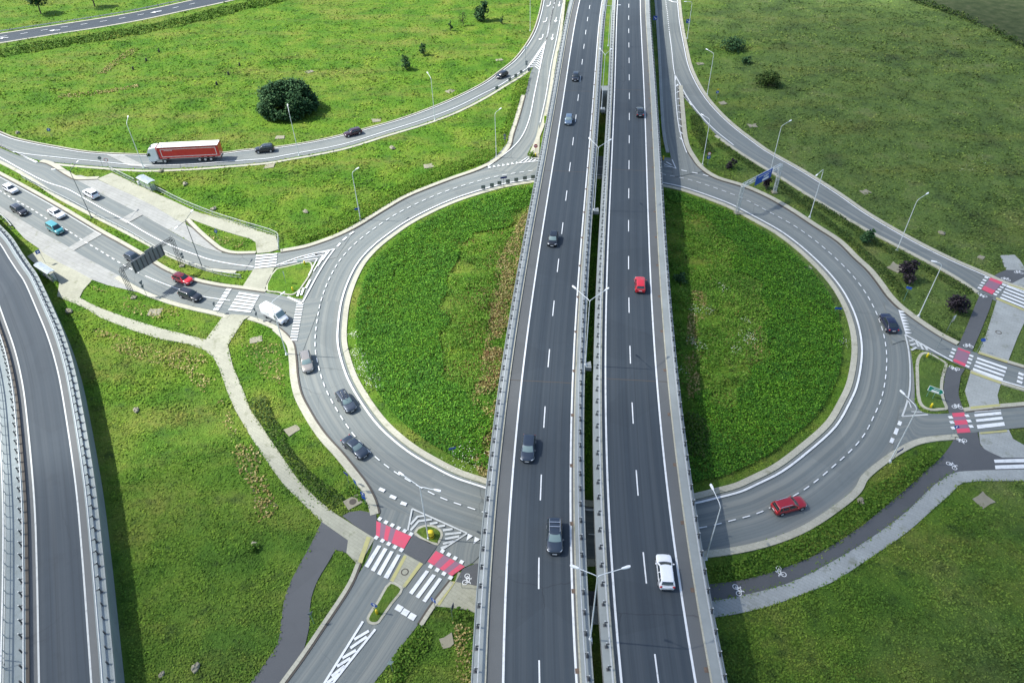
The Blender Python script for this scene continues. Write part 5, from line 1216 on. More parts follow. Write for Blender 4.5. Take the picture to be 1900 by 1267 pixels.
root = empty('marker_panel', at(1012, 232)); tag(root, 'tall lime green panel beside the left flank of the flyover', 'panel'); m = MB(); m.box((0, 0, 1.4), .7, .06, 2.0); m.build('panel', M['lime'], root); m = MB(); m.tube([(0, .06, 0), (0, .06, 2.2)], .04, 6); m.build('post', M['post'], root)
# grey marker blocks (chevron plates seen from behind)
def markers(pxs, lab, grp, yaw):
    first = None
    for i, p in enumerate(pxs):
        if first is None:
            root = empty('chevron_marker', at(*p)); m = MB(); m.box((0, 0, 1.0), .9, .05, .9); m.build('sign_plate', M['signgrey'], root)
            m = MB(); m.tube([(0, .06, 0), (0, .06, 1.3)], .035, 6); m.build('post', M['post'], root); first = root; o = root
        else: o = copy_tree(first); o.location = at(*p)
        o.rotation_euler.z = R(yaw); tag(o, lab, 'marker', grp)
markers(((897, 355), (913, 351), (927, 347), (942.5, 344), (958, 341), (974, 338), (989, 336)), 'small grey marker plate in the row on the island rim left of the flyover', 'marker plates on the island rim', 10)
markers(((922, 170), (946, 154), (957, 147), (967, 140), (982, 136)), 'small grey marker plate in the row along the inner edge of the bypass', 'marker plates along the bypass', 25)

# ---------------------------------------------------------------- gantries
def truss(root, nm, P0, P1, w, hgt, bays, mat, r=.04):
    m = MB(); d = (P1-P0); L = d.length; d.normalize(); s_ = d.cross(Vector((0, 0, 1))); 
    s_ = s_.normalized() if s_.length > .1 else Vector((1, 0, 0)); u = s_.cross(d).normalized()
    C = [s_*a*w/2+u*b*hgt/2 for a, b in ((-1, -1), (1, -1), (1, 1), (-1, 1))]
    for c in C: m.tube([P0+c, P1+c], r, 6)
    for i in range(bays+1):
        p = P0+d*L*i/bays
        for k in range(4): m.tube([p+C[k], p+C[(k+1) % 4]], r*.6, 5)
        if i < bays:
            q = P0+d*L*(i+1)/bays
            for k in range(4): m.tube([p+C[k], q+C[(k+1) % 4]] if (i+k) % 2 else [p+C[(k+1) % 4], q+C[k]], r*.5, 5)
    return m.build(nm, mat, root)
a_, b_ = at(248.6, 553), at(338, 494); d_ = (b_-a_).normalized(); n_ = Vector((d_.y, -d_.x, 0))
root = empty('sign_gantry', a_); tag(root, 'lattice gantry over the west entry with the back of a wide grey sign', 'gantry'); H_ = 6.3; Z_ = Vector((0, 0, 1)); L_ = (b_-a_).length
for q in (Vector(), b_-a_):
    m = MB()
    for s1 in (-.28, .28):
        for s2 in (-.25, .25): m.tube([q+d_*s1+n_*s2, q+d_*s1+n_*s2+Z_*H_], .045, 6)
    for k in range(7): m.tube([q+d_*-.28+n_*.25+Z_*k, q+d_*.28+n_*.25+Z_*(k+.9)], .022, 5); m.tube([q+d_*-.28-n_*.25+Z_*k, q+d_*.28-n_*.25+Z_*(k+.9)], .022, 5)
    m.build('leg', M['darksteel'], root); m = MB(); m.box(q+Z_*.12, .9, .9, .25); m.build('foundation', M['slab'], root)
truss(root, 'beam', Z_*H_, b_-a_+Z_*H_, .5, .55, 14, M['darksteel'], .045)
def board(root, nm, f0, f1, z0, z1, off, mat, ribs=0, par=None):
    m = MB(); P = [d_*L_*f0+Z_*z0, d_*L_*f1+Z_*z0, d_*L_*f1+Z_*z1, d_*L_*f0+Z_*z1]
    m.add([p+n_*(off-.04) for p in P]+[p+n_*(off+.04) for p in P], [(3, 2, 1, 0), (4, 5, 6, 7), (0, 1, 5, 4), (1, 2, 6, 5), (2, 3, 7, 6), (3, 0, 4, 7)]); return m.build(nm, mat, par or root)
bd = board(root, 'sign_board', .17, .77, H_-1.9, H_+.55, .42, M['signgrey']); board(root, 'sign_board', .45, .62, H_+.55, H_+1.0, .42, M['signgrey'])
for k in range(8): f = .19+.56*k/7; board(root, 'rib', f-.006, f+.006, H_-1.85, H_+.5, .52, M['darksteel'], par=bd)
a_, b_ = at(1367, 397), at(1436.5, 358); d_ = (b_-a_).normalized(); n_ = Vector((d_.y, -d_.x, 0)); L_ = (b_-a_).length
root = empty('sign_gantry', a_); tag(root, 'pale lattice gantry with a blue direction board over the eastern roundabout', 'gantry')
truss(root, 'leg', Vector((0, 0, 0)), Z_*6.4, .55, .55, 8, M['steel'], .05); truss(root, 'leg', b_-a_, b_-a_+Z_*6.4, .55, .55, 8, M['steel'], .05); truss(root, 'beam', Z_*6.6, b_-a_+Z_*6.6, .5, .6, 14, M['steel'], .05)
for q in (Vector(), b_-a_): m = MB(); m.box(q+Z_*.15, 1.1, 1.1, .3); m.build('foundation', M['slab'], root)
bd = board(root, 'sign_board', .28, .70, 5.4, 7.4, .45, M['blue'])
for f0, f1, z0, z1 in ((.33, .66, 6.95, 7.05), (.48, .62, 6.55, 6.68), (.48, .60, 6.3, 6.42), (.46, .63, 5.6, 6.05)): board(root, 'text_line', f0, f1, z0, z1, .47, M['signwhite'], par=bd)

# ---------------------------------------------------------------- bus shelters, stop sign, railings
def shelter(label, corners, z):
    C = [at(*p, z) for p in corners]; o = (C[0]+C[1]+C[2]+C[3])/4; root = empty('bus_shelter', (o.x, o.y, .0)); tag(root, label, 'bus shelter', 'bus shelters'); o = Vector((o.x, o.y, 0))
    ex = ((C[2]-C[1])+(C[3]-C[0])).normalized(); ey = Vector((-ex.y, ex.x, 0)); LX = ((C[2]-C[1]).length+(C[3]-C[0]).length)/2; LY = ((C[1]-C[0]).length+(C[2]-C[3]).length)/2
    m = MB(); n = 6
    for i in range(n+1):
        t = i/n-.5
        for x in (-LX/2, LX/2):
            for dz in (0, .05): p = ex*x+ey*t*LY; m.v.append((p.x, p.y, z-.15+.22*(1-4*t*t)*.8+dz))
    for i in range(n): b = i*4; m.f += [[b+1, b+3, b+7, b+5], [b, b+4, b+6, b+2], [b, b+1, b+5, b+4], [b+2, b+6, b+7, b+3]]; m.m += [0]*4
    m.build('roof', M['glass'], root, False)
    m = MB()
    for t in (-.5, -.17, .17, .5): m.tube([ex*LX*t-ey*LY/2+Z_*(z-.14), ex*LX*t+Z_*(z+.1), ex*LX*t+ey*LY/2+Z_*(z-.14)], .035, 5)
    for t in (-.5, .5): m.tube([ex*-LX/2+ey*LY*t+Z_*(z-.12), ex*LX/2+ey*LY*t+Z_*(z-.12)], .04, 5)
    m.build('roof_frame', M['steel'], root)
    for x in (-.46, 0, .46):
        for y in ((-.3,) if x == 0 else (-.3, .35)): m = MB(); p = ex*LX*x+ey*LY*y; m.tube([p, p+Z_*(z-.1)], .04, 6); m.build('post', M['darksteel'], root)
    gl = NT('shelter_glass_'+str(len(bpy.data.materials))); gl.b.inputs['Alpha'].default_value = .35; gm = gl.set((.5, .58, .56), .1)
    m = MB(); a = ex*-LX*.46-ey*LY*.3; b = ex*LX*.46-ey*LY*.3; m.quad(a+Z_*.25, b+Z_*.25, b+Z_*2.0, a+Z_*2.0); m.build('glass_wall', gm, root)
    m = MB(); a = ex*LX*.46-ey*LY*.3; b = ex*LX*.46+ey*LY*.3; m.quad(a+Z_*.25, b+Z_*.25, b+Z_*2.0, a+Z_*2.0); m.build('glass_wall', gm, root)
    m = MB(); m.box(ey*-LY*.15+Z_*.45, LX*.6, .35, .06, math.atan2(ex.y, ex.x)); m.build('bench', M['darksteel'], root)
    return root
shelter('glass-roofed bus shelter beside the ramp at the left', [(61, 491), (74.5, 485), (101, 501), (87, 508)], 2.5)
shelter('glass-roofed bus shelter on the northern pavement below the lorry', [(252, 329), (265, 323), (287, 334), (274, 341)], 2.5)
sign('bus_stop_sign', (85, 489), 2.9, 'rect', 'blue', 'blue bus stop flag in front of the left shelter', (.8, .8), mark=[('signwhite', rect(-.2, -.2, .2, .2))], yaw=-40, offs=(-.3, 0))
root = empty('litter_bin', at(259, 343)); tag(root, 'pale bins and clutter beside the northern bus shelter', 'bin'); m = MB(); m.tube([(0, 0, 0), (0, 0, .9), (0, 0, 1.0)], [.3, .34, .25], 12); m.build('body', M['lamp_head'], root); m = MB(); m.tube([(0, 0, .95), (0, 0, 1.04)], .2, 12); m.build('lid', M['darksteel'], root)
def railing(label, c, name='pedestrian_railing', h=1.1, step=2.0, mat='rail', n=3, infill=True):
    P = cur(c, 0, n); o = P[0].copy(); root = empty(name, o); tag(root, label, 'railing', 'pedestrian railings'); Q = [p-o for p in P]
    m = MB(); m.tube([q+Z_*h for q in Q], .05, 6); m.tube([q+Z_*.22 for q in Q], .03, 5); m.build('handrail', M[mat], root)
    S = resample(Q, step); pm = MB(); pm.tube([(0, 0, 0), (0, 0, h)], .045, 6); f = None
    for s_ in S[:98]:
        if f is None: f = pm.build('post', M['post'], root); k = f
        else: k = f.copy(); COL.objects.link(k); k.parent = root
        k.location = s_
    if infill:
        m = MB(); T = resample(Q, .33)
        for q in T: m.box(q+Z_*(h/2+.1), .03, .03, h-.2)
        ob = m.build('balusters', M['steel'], root); ob['kind'] = 'stuff'
    return root
railing('long pale railing behind the northern bus shelter and path', "205.5,317 228,328 252,340"), railing('bent pale railing from the northern shelter to the crossing', "281,349 300,358 340,378 400,402 460,421 516,440 517.5,452 518,467")
railing('long low railing on the grass median of the west approach', "42,331 90,356 140,381 185,406 240,434 300,469 345,490 380,503 420,513 448,517", h=.95)
barrier('short steel guard rail at the left edge below the bus bay', cur("-40,372 0,400 12,410 24,424"), 0, 1, 2.0, group='guard rails beside the roads')
barrier('long guard rail along the far road at the top left', offset(cur(FR_T, 0, 4), 1.4), 0, -1, 4.0, ymax=400, group='guard rails beside the roads')
# ---------------------------------------------------------------- vegetation
for f_, C_, e0_, e1_ in ((0, CW0, 3.4, -9.3), (1, CV0, 1.9, -10.8)): reg(offset(C_, e0_)+offset(C_, e1_)[::-1])
reg(offset(RW, s_ if False else (1 if (RW[10]+normals(RW)[10]-RW[10]).x > 0 else -1)*2.9)+offset(RW, -(1 if (RW[10]+normals(RW)[10]-RW[10]).x > 0 else -1)*9.6)[::-1])
def inside(P, poly):
    x, y = P[:, 0], P[:, 1]; r = np.zeros(len(P), bool)
    bb = (x >= poly[:, 0].min()) & (x <= poly[:, 0].max()) & (y >= poly[:, 1].min()) & (y <= poly[:, 1].max()); idx = np.where(bb)[0]
    if not len(idx): return r
    xx, yy = x[idx], y[idx]; c = np.zeros(len(idx), bool); n = len(poly)
    for i in range(n):
        x0, y0 = poly[i]; x1, y1 = poly[(i+1) % n]
        if y0 == y1: continue
        k = ((y0 > yy) != (y1 > yy)) & (xx < (x1-x0)*(yy-y0)/(y1-y0)+x0); c ^= k
    r[idx] = c; return r
arr = lambda L: np.array([(p[0], p[1]) for p in L])
ISLAND = arr(offset(RL, -SGN*1.7, True)); RINGA = arr(ring_outer)
def blocked(P):
    b = np.zeros(len(P), bool); isl = inside(P, ISLAND)
    for poly in PAVED:
        if poly is PAVED[RING_I]: b |= inside(P, poly) & ~isl
        else: b |= inside(P, poly)
    for q in ISL: b &= ~inside(P, arr(q))
    return b
GRID = rng.random((64, 64))
def vnoise(P, sc):
    q = P*sc; i = np.floor(q).astype(int); f = q-i; f = f*f*(3-2*f); g = lambda a, b: GRID[a % 64, b % 64]
    return (g(i[:, 0], i[:, 1])*(1-f[:, 0])+g(i[:, 0]+1, i[:, 1])*f[:, 0])*(1-f[:, 1])+(g(i[:, 0], i[:, 1]+1)*(1-f[:, 0])+g(i[:, 0]+1, i[:, 1]+1)*f[:, 0])*f[:, 1]
def leaves(name, C, size, mat, up=.5, parent=None, kind=None, aspect=1.0):
    """one mesh of many small leaf faces, each centred on a point of C"""
    n = len(C); size = np.broadcast_to(size, (n,))[:, None]
    N = rng.normal(size=(n, 3)); N /= np.linalg.norm(N, axis=1)[:, None]; N[:, 2] = np.abs(N[:, 2]); N = N*(1-up)+np.array([0, 0, 1])*up; N /= np.linalg.norm(N, axis=1)[:, None]
    T = rng.normal(size=(n, 3)); T -= N*(T*N).sum(1)[:, None]; T /= np.linalg.norm(T, axis=1)[:, None]; B = np.cross(N, T)
    V = np.empty((n, 4, 3)); a = size*.5; b = a*aspect
    V[:, 0] = C-T*a; V[:, 1] = C-B*b+N*a*.15; V[:, 2] = C+T*a; V[:, 3] = C+B*b+N*a*.15
    me = bpy.data.meshes.new(name); me.vertices.add(4*n); me.vertices.foreach_set('co', V.reshape(-1)); me.loops.add(4*n); me.loops.foreach_set('vertex_index', np.arange(4*n, dtype=np.int32))
    me.polygons.add(n); me.polygons.foreach_set('loop_start', np.arange(0, 4*n, 4, dtype=np.int32)); me.polygons.foreach_set('loop_total', np.full(n, 4, np.int32)); me.materials.append(mat); me.update(); me.validate()
    o = bpy.data.objects.new(name, me); COL.objects.link(o)
    if parent is not None: o.parent = parent
    if kind: o['kind'] = kind
    return o
def at_np(px, py):
    u = (px-950)/FPX; v = -(py-633.5)/FPX; u, v = CS*u-SN*v, SN*u+CS*v
    dy = math.cos(PITCH)+v*math.sin(PITCH); dz = -math.sin(PITCH)+v*math.cos(PITCH); t = -CAMH/dz
    return np.stack([u*t, dy*t], 1)
# meadow: upright tufts, denser where the meadow lies nearer
n = 520000
P = at_np(rng.uniform(-120, 2020, n), 1330-rng.random(n)*1390); P = P[~blocked(P)]
isl = inside(P, ISLAND); v1 = vnoise(P, .35); v2 = vnoise(P, .06)
keep = (rng.random(len(P)) < .35+.9*v1*v2+.25*v1) & ~(isl & (rng.random(len(P)) < .5)); P = P[keep]; v1 = v1[keep]; v2 = v2[keep]
far = np.clip((P[:, 1]-60)/160, 0, 1); h = (.06+.16*v1*rng.random(len(P))+.16*(v2 > .62)*v1)*(1+.8*far)
leaves('meadow_tufts', np.c_[P, h*.5+.02], (.13+.24*rng.random(len(P)))*(.8+.5*v1)*(1+1.1*far), M['tuft'], .45, kind='stuff', aspect=.6)
# central island: dense shrubs round the rim, weeds towards the flyover
WEED_L = arr(pts("1010,345 985,350 965,395 900,425 850,455 820,520 805,600 815,680 850,740 895,790 905,860 1000,860"))
WEED_R = arr(pts("1210,345 1262,385 1320,430 1390,520 1418,600 1415,650 1370,710 1310,750 1275,765 1240,765"))
def island_pts(n):
    c = np.array([ctr.x, ctr.y]); a = rng.random(n)*2*math.pi; r = 48*np.sqrt(rng.random(n)); return c+np.stack([r*np.cos(a), r*np.sin(a)], 1)
P = island_pts(560000); rim = arr(offset(RL, -SGN*3.0, True)); P = P[inside(P, rim) & ~blocked(P)]
jit = (np.stack([vnoise(P, .25), vnoise(P+50, .25)], 1)-.5)*6
weed = inside(P+jit, WEED_L) | inside(P+jit, WEED_R)
S = P[~weed]; hn = .35+.55*vnoise(S, 1.1)*(.6+.6*vnoise(S+9, .17)); gap = vnoise(S, .55) > .05; S, hn = S[gap], hn[gap]
leaves('island_shrubs', np.c_[S, hn*np.sqrt(rng.random(len(S)))+.05], .12+.18*rng.random(len(S)), M['shrub'], .5, kind='stuff')
DRYP = [arr(pts(q)) for q in ('972,395 950,440 928,490 918,560 906,640 897,700 880,735 890,800 884,860 897,895 960,900 1010,400', '985,352 966,395 1000,430 1012,355', '1283,540 1310,545 1312,600 1292,680 1296,740 1278,740 1272,640')]
Wd = P[weed]; jw = (np.stack([vnoise(Wd, .6), vnoise(Wd+50, .6)], 1)-.5)*3; dm = np.zeros(len(Wd), bool)
for q in DRYP: dm |= inside(Wd+jw, q)
Wd = Wd[~dm | (rng.random(len(Wd)) < .22)]; k = vnoise(Wd, .5)*.6+vnoise(Wd, .16)*.6; Wd = Wd[(rng.random(len(Wd)) < np.clip((k-.30)*2.2, 0.05, .6))]; hw = .15+1.6*vnoise(Wd, .6)**1.5*(.4+.8*vnoise(Wd+31, .2))
leaves('island_weeds', np.c_[Wd, hw*np.sqrt(rng.random(len(Wd)))+.05], .13+.24*rng.random(len(Wd)), M['weeds'], .4, kind='stuff', aspect=.7)
fl = []
for px_, py_, r_, n_ in ((660, 660, 1.2, 60), (672, 690, 1.5, 80), (690, 715, 1.5, 60), (655, 625, .9, 40), (1290, 578, 1.0, 30), (1310, 580, 1.0, 30), (1388, 632, 1.3, 60), (1296, 645, 1.0, 40), (1284, 640, .8, 25), (1366, 653, .8, 25), (1384, 600, .7, 18), (1262, 690, .6, 14), (860, 862, 2.5, 90), (1340, 540, .8, 20), (1565, 640, .7, 20), (1800, 295, 2.5, 22), (1790, 320, 2, 14)):
    c = at(px_, py_); q = rng.normal(size=(n_, 2))*r_*.6; fl.append(np.c_[c.x+q[:, 0], c.y+q[:, 1]*1.2, .5+.5*rng.random(n_)])
fl = np.concatenate(fl); leaves('white_flowers', fl, .06+.09*rng.random(len(fl)), M['flower'], .7, kind='stuff')
# verges: bands of taller growth along the roads
def verge(c, w, h, mat, dens=26, side=0, sharp=False, name='tall_verge', sz=.3):
    L = cur(c, 0, 4); A = np.array([tuple(p) for p in L]); D = np.r_[0, np.cumsum(np.linalg.norm(np.diff(A, axis=0), axis=1))]; n = int(D[-1]*w*dens)
    s = rng.random(n)*D[-1]; N = np.array([tuple(v) for v in normals(L)]); q = np.stack([np.interp(s, D, A[:, 0]), np.interp(s, D, A[:, 1])], 1); nn = np.stack([np.interp(s, D, N[:, 0]), np.interp(s, D, N[:, 1])], 1)
    t = (rng.random(n)-.5)*w+side*w/2; q = q+nn*(t*(.75+.5*vnoise(q, .3)))[:, None]; prof = 1-np.abs((t-side*w/2)/(w/2))**3*.6
    if sharp: prof = np.clip(.35-t/w*1.3, 0, 1)
    hh = h*prof*(.5+.8*vnoise(q, .45)); k = (vnoise(q, .2) > .12) & ~blocked(q)
    q, hh = q[k], hh[k]; o = leaves(name, np.c_[q, hh*np.sqrt(rng.random(len(q)))+.03], sz*(.7+.6*rng.random(len(q))), mat, .4, kind='stuff', aspect=.8); return o
verge("540,446 600,428 666,398 755,348 821,318 887,295 915,280", 5.2, 1.15, M['tall'], 30, sharp=True)
verge("928,272 946,235 958,195 972,145", 3.6, 1.1, M['tall'], 30, sharp=True)
verge("1330,268 1400,312 1454,349 1500,389 1560,433 1600,470 1640,505 1680,555", 1.8, .8, M['hedge_dull'])
verge("1490,368 1560,408 1610,442 1660,470 1720,500 1800,545", 1.8, .7, M['hedge_dull'])
verge("1700,594 1745,618 1772,636", 2.6, .8, M['hedge_dull']); verge("1290,215 1298,250 1318,285", 3, .6, M['hedge_dull'])
verge("1325,1072 1374,1062 1432,1046 1518,1010 1600,958 1680,890 1740,842", 3.4, 1.0, M['hedge'])
verge("-20,102 105,82 184,70 263,56 342,40 434,17 500,2 560,-12", 9, .8, M['hedge'], 9, 0, sz=.55)
verge("475,742 500,790 530,845 572,895 630,938", 2.6, .8, M['hedge_dull']); verge("640,905 675,925 690,942", 1.8, .7, M['hedge'])
verge("1054,5 1041,66 1031,118 1021,184 1010,229", 1.1, .9, M['hedge_dull']); verge("1272,770 1290,800 1285,850", 4, 1.2, M['hedge_dull'])
verge("790,1165 768,1200 740,1240 715,1275", 3.5, .6, M['hedge']); verge("838,1140 868,1140", 1.6, .9, M['hedge']); verge("370,519 410,529 448,535", 1.2, .6, M['hedge_dull'])
verge("1222,10 1229,105 1233,190 1238,260", 1.0, .9, M['hedge_dull'])
verge("1655,-20 1700,4 1760,24 1830,52 1900,88 1960,118", 3, 1.6, M['hedge_dull'], 10, sz=.6)
# straw-coloured dry grass beside the flyover and along the paths
def dry(poly_, dens, name='dry_grass', thr=.42, mat='drygrass'):
    A = arr(pts(poly_)); lo, hi = A.min(0), A.max(0); n = int((hi[0]-lo[0])*(hi[1]-lo[1])*dens); q = lo+rng.random((n, 2))*(hi-lo); q = q[inside(q, A) & ~blocked(q)]
    q = q[rng.random(len(q)) < np.clip((vnoise(q, .4)*.6+vnoise(q, .13)*.5-thr)*5, 0, 1)]; leaves(name, np.c_[q, .08+.3*rng.random(len(q))], .16+.3*rng.random(len(q)), M[mat], .45, kind='stuff', aspect=.6)
dry("968,400 945,445 922,492 912,560 900,640 891,700 874,735 886,800 880,860 893,895 950,900 1000,400", 40, thr=.3); dry("930,610 900,640 890,690 905,760 895,840 930,840", 22, thr=.34, mat="soilleaf"); dry("955,500 900,540 850,600 860,680 900,700 950,640", 9, thr=.46, mat="soilleaf"); dry("955,430 910,470 880,560 910,600 950,520", 9, thr=.44); dry("985,370 960,420 1000,430 1010,360", 26, thr=.32)
dry("820,690 870,650 930,640 900,800 870,760", 7, thr=.55, mat='soilleaf'); dry("850,430 930,420 960,480 930,600 830,560", 5, thr=.58, mat='soilleaf')
dry("1283,540 1310,545 1315,600 1296,680 1300,740 1275,740 1270,640", 26, thr=.38); dry("1380,640 1412,600 1414,660 1390,690", 16, thr=.45)
dry("170,610 300,640 380,660 400,700 440,800 490,890 470,900 400,760 340,690 200,650", 10, thr=.42); dry("840,1150 880,1150 880,1267 850,1267", 22, thr=.4)
dry("430,610 520,640 530,720 470,690", 6, thr=.5); dry("160,530 400,590 380,620 200,570", 6, thr=.5); dry("350,430 460,450 440,462 390,450", 9, thr=.45)
for q_ in ('108,178 150,177 200,170 258,160', '188,138 220,112 250,92', '452,830 478,900 500,960'): verge(q_, 3.0, .22, M['drygrass'], 7, name='worn_track', sz=.4)
# trees and bushes
def crown(root, name, lobes, mat, n, sz, parent=None):
    C = []
    tot = sum(l[1]**2 for l in lobes)
    for (c, r, zs) in lobes:
        k = max(20, int(n*r*r/tot)); d = rng.normal(size=(k, 3)); d /= np.linalg.norm(d, axis=1)[:, None]; rr = r*(.5+.5*rng.random(k)**.5)*(.8+.45*rng.random(k)); q = d*rr[:, None]*np.array([1, 1, zs])+np.array(c)
        C.append(q[q[:, 2] > .05])
    C = np.concatenate(C); return leaves(name, C, sz*(.7+.6*rng.random(len(C))), mat, .4, parent=root)
def tree(name, base, hgt, wid, mat, label, cat, n=900, sz=.4, trunk=.25, lobes=9, group=None, squat=False):
    b = at(*base); root = empty(name, b); tag(root, label, cat, group); th = hgt*trunk
    m = MB(); m.tube([(0, 0, 0), (.04*wid, .02, th), (.02, .05*wid, hgt*.75)], [.035*hgt**.9, .026*hgt**.9, .008*hgt], 8)
    for k in range(5):
        a = k*1.3; z = th*(.9+.25*k); m.tube([(0, 0, z), (math.cos(a)*wid*.18, math.sin(a)*wid*.18, z+hgt*.12), (math.cos(a)*wid*.34, math.sin(a)*wid*.34, z+hgt*.2)], [.016*hgt, .011*hgt, .004*hgt], 5)
    m.build('trunk', M['bark'], root); Lb = []
    for k in range(lobes):
        a = random.random()*6.283; f = (k+.5)/lobes; z = th+(hgt-th)*(.12+.78*f); w_ = wid*.5*(1-.55*f if not squat else math.sqrt(max(.05, 1-(f*.95)**2)))*(.75+.3*random.random())
        r = max(.12*wid, w_*.62); d = max(0, w_-r*.75); Lb.append(((d*math.cos(a), d*math.sin(a), z), r, .85))
    crown(root, 'crown', Lb, mat, n, sz); return root
b = at(537, 208); root = empty('large_bush', b); tag(root, 'very large round dark green bush standing alone in the western meadow', 'bush')
Lb = []
for k in range(46):
    a = random.random()*6.283; d = 6.6*math.sqrt(random.random()); zt = 8.2*math.sqrt(max(0, 1-(d/8.4)**2)); Lb.append(((d*math.cos(a), d*math.sin(a)*.9, max(.9, zt-1.3-random.random()*1.6)), 1.5+random.random()*.9, .8))
for k in range(20):
    a = k/20*6.283; Lb.append(((6.6*math.cos(a), 6.0*math.sin(a), 1.0+random.random()), 1.5, .9))
crown(root, 'crown', Lb, M['dark_leaf'], 24000, .5); m = MB()
for k in range(4): a = k*1.6; m.tube([(.3*math.cos(a), .3*math.sin(a), 0), (2*math.cos(a), 2*math.sin(a), 3), (3.5*math.cos(a), 3.2*math.sin(a), 6)], [.25, .16, .06], 7)
m.build('trunk', M['bark'], root)
tree('sapling', (1679, 520), 4.6, 4.0, M['purple_leaf'], 'dark purple young tree beside the lamp in the eastern grass triangle', 'tree', 700, .4, .12, 8)
tree('sapling', (1770, 580), 3.9, 4.4, M['purple_leaf'], 'dark purple young tree near the cycle path corner', 'tree', 700, .4, .12, 8)
tree('sapling', (1421, 352), 3.6, 2.6, M['purple_leaf'], 'dark purple young tree right behind the blue gantry board', 'tree', 420, .35, .1, 7)
tree('sapling', (1357, 313), 2.6, 2.8, M['purple_leaf'], 'reddish dark sapling left of the blue gantry board', 'tree', 300, .35, .1, 6)
tree('sapling', (1608, 452), 3.4, 3.2, M['dark_leaf'], 'small dark green tree on the verge under the eastern bypass lamp', 'tree', 420, .4, .1, 7)
tree('conifer', (897, 38), 6.6, 6.0, M['dark_leaf'], 'dark green conifer near the top edge of the western meadow', 'tree', 1500, .5, .06, 12)
tree('conifer', (753, 130), 4.6, 3.6, M['dark_leaf'], 'small dark conifer above the bypass, left one of the close pair', 'tree', 500, .4, .08, 8)
tree('conifer', (785, 103), 4.0, 3.0, M['dark_leaf'], 'small thin conifer, upper right one of the close pair', 'tree', 350, .4, .08, 7)
tree('conifer', (836, 58), 3.4, 1.8, M['dark_leaf'], 'narrow dark sapling in the upper western meadow', 'tree', 220, .35, .08, 6)
tree('sapling', (859, 48), 4.6, 3.4, M['hedge_dull'], 'sparse light sapling just left of the dark conifer', 'tree', 130, .35, .2, 7)
tree('conifer', (932, 45), 2.6, 1.8, M['dark_leaf'], 'tiny dark sapling right of the dark conifer', 'tree', 160, .35, .08, 5)
tree('tree', (76, 26), 10, 8.5, M['dark_leaf'], 'roadside tree with a visible trunk at the top left corner', 'tree', 2600, .5, .32, 14)
tree('tree', (176, 13), 10, 7, M['dark_leaf'], 'roadside tree cut by the top edge beside the far road', 'tree', 1800, .5, .38, 12)
tree('bush', (1424, 160), 3.4, 8.5, M['hedge_dull'], 'wide low bush in the eastern field, nearer of the two', 'bush', 1500, .45, .05, 12, squat=True)
tree('bush', (1357, 92), 3.2, 8.0, M['dark_leaf'], 'dark low bush in the eastern field near the far lamp', 'bush', 1200, .45, .05, 10, squat=True)
tree('bush', (1384, 118), 1.8, 4.0, M['dark_leaf'], 'small low dark bush between the two field bushes', 'bush', 350, .45, .05, 7, squat=True)
tree('bush', (1262, 520), 1.6, 2.8, M['dark_leaf'], 'dark small bush beside the flyover inside the island', 'bush', 260, .35, .05, 6, squat=True)
for p_, hh in (((988, 290), 1.2), ((472, 1018), .9)): tree('bush', p_, hh, hh*1.9, M['hedge'], 'round green bush at the foot of the red no entry sign' if p_[0] == 988 else 'small bush right of the pale boulder in the western meadow', 'bush', 220, .3, .05, 6, squat=True)
# small things lying in the grass
def slab(p, label, s=1.3, mat='slab'):
    lid = p[0] in (655,); rot = (p[0]*37) % 50
    if not lid:
        m = MB(); k = [(-.62*s, -.5*s), (.1*s, -.54*s), (.62*s, -.46*s), (.58*s, .2*s), (.64*s, .5*s), (-.1*s, .47*s), (-.6*s, .52*s)]; j = random.Random(p[0]); k = [(x*(.8+.35*j.random()), y*(.8+.35*j.random())) for x, y in k]; m.prism(k, -.05, .14); o = m.build('concrete_slab', M[mat])
        o.location = at(*p); o.rotation_euler = (R(j.uniform(-4, 4)), R(j.uniform(-4, 4)), R(rot)); tag(o, label, 'slab', 'concrete slabs in the grass'); return
    root = empty('manhole_slab', at(*p), R(rot)); tag(root, label, 'manhole'); m = MB(); m.box((0, 0, .09), s*1.25, s, .18); m.build('slab', M[mat], root)
    m = MB(); m.tube([(0, 0, .18), (0, 0, .21)], s*.28, 16); m.build('lid', M['gutter'], root)
def stone(p, label, s=.55):
    b = at(*p); m = MB(); m.sphere((0, 0, s*.28), s, 9, 6, (1, .75, .5)); o = m.build('pale_stone', M['slab'])
    for v in o.data.vertices: f = 1+.28*math.sin(v.co.x*7.1/s+p[0])*math.cos(v.co.y*6.3/s+p[1]); v.co *= f
    o.location = b; o.rotation_euler.z = p[0]; tag(o, label, 'stone', 'pale stones in the grass')
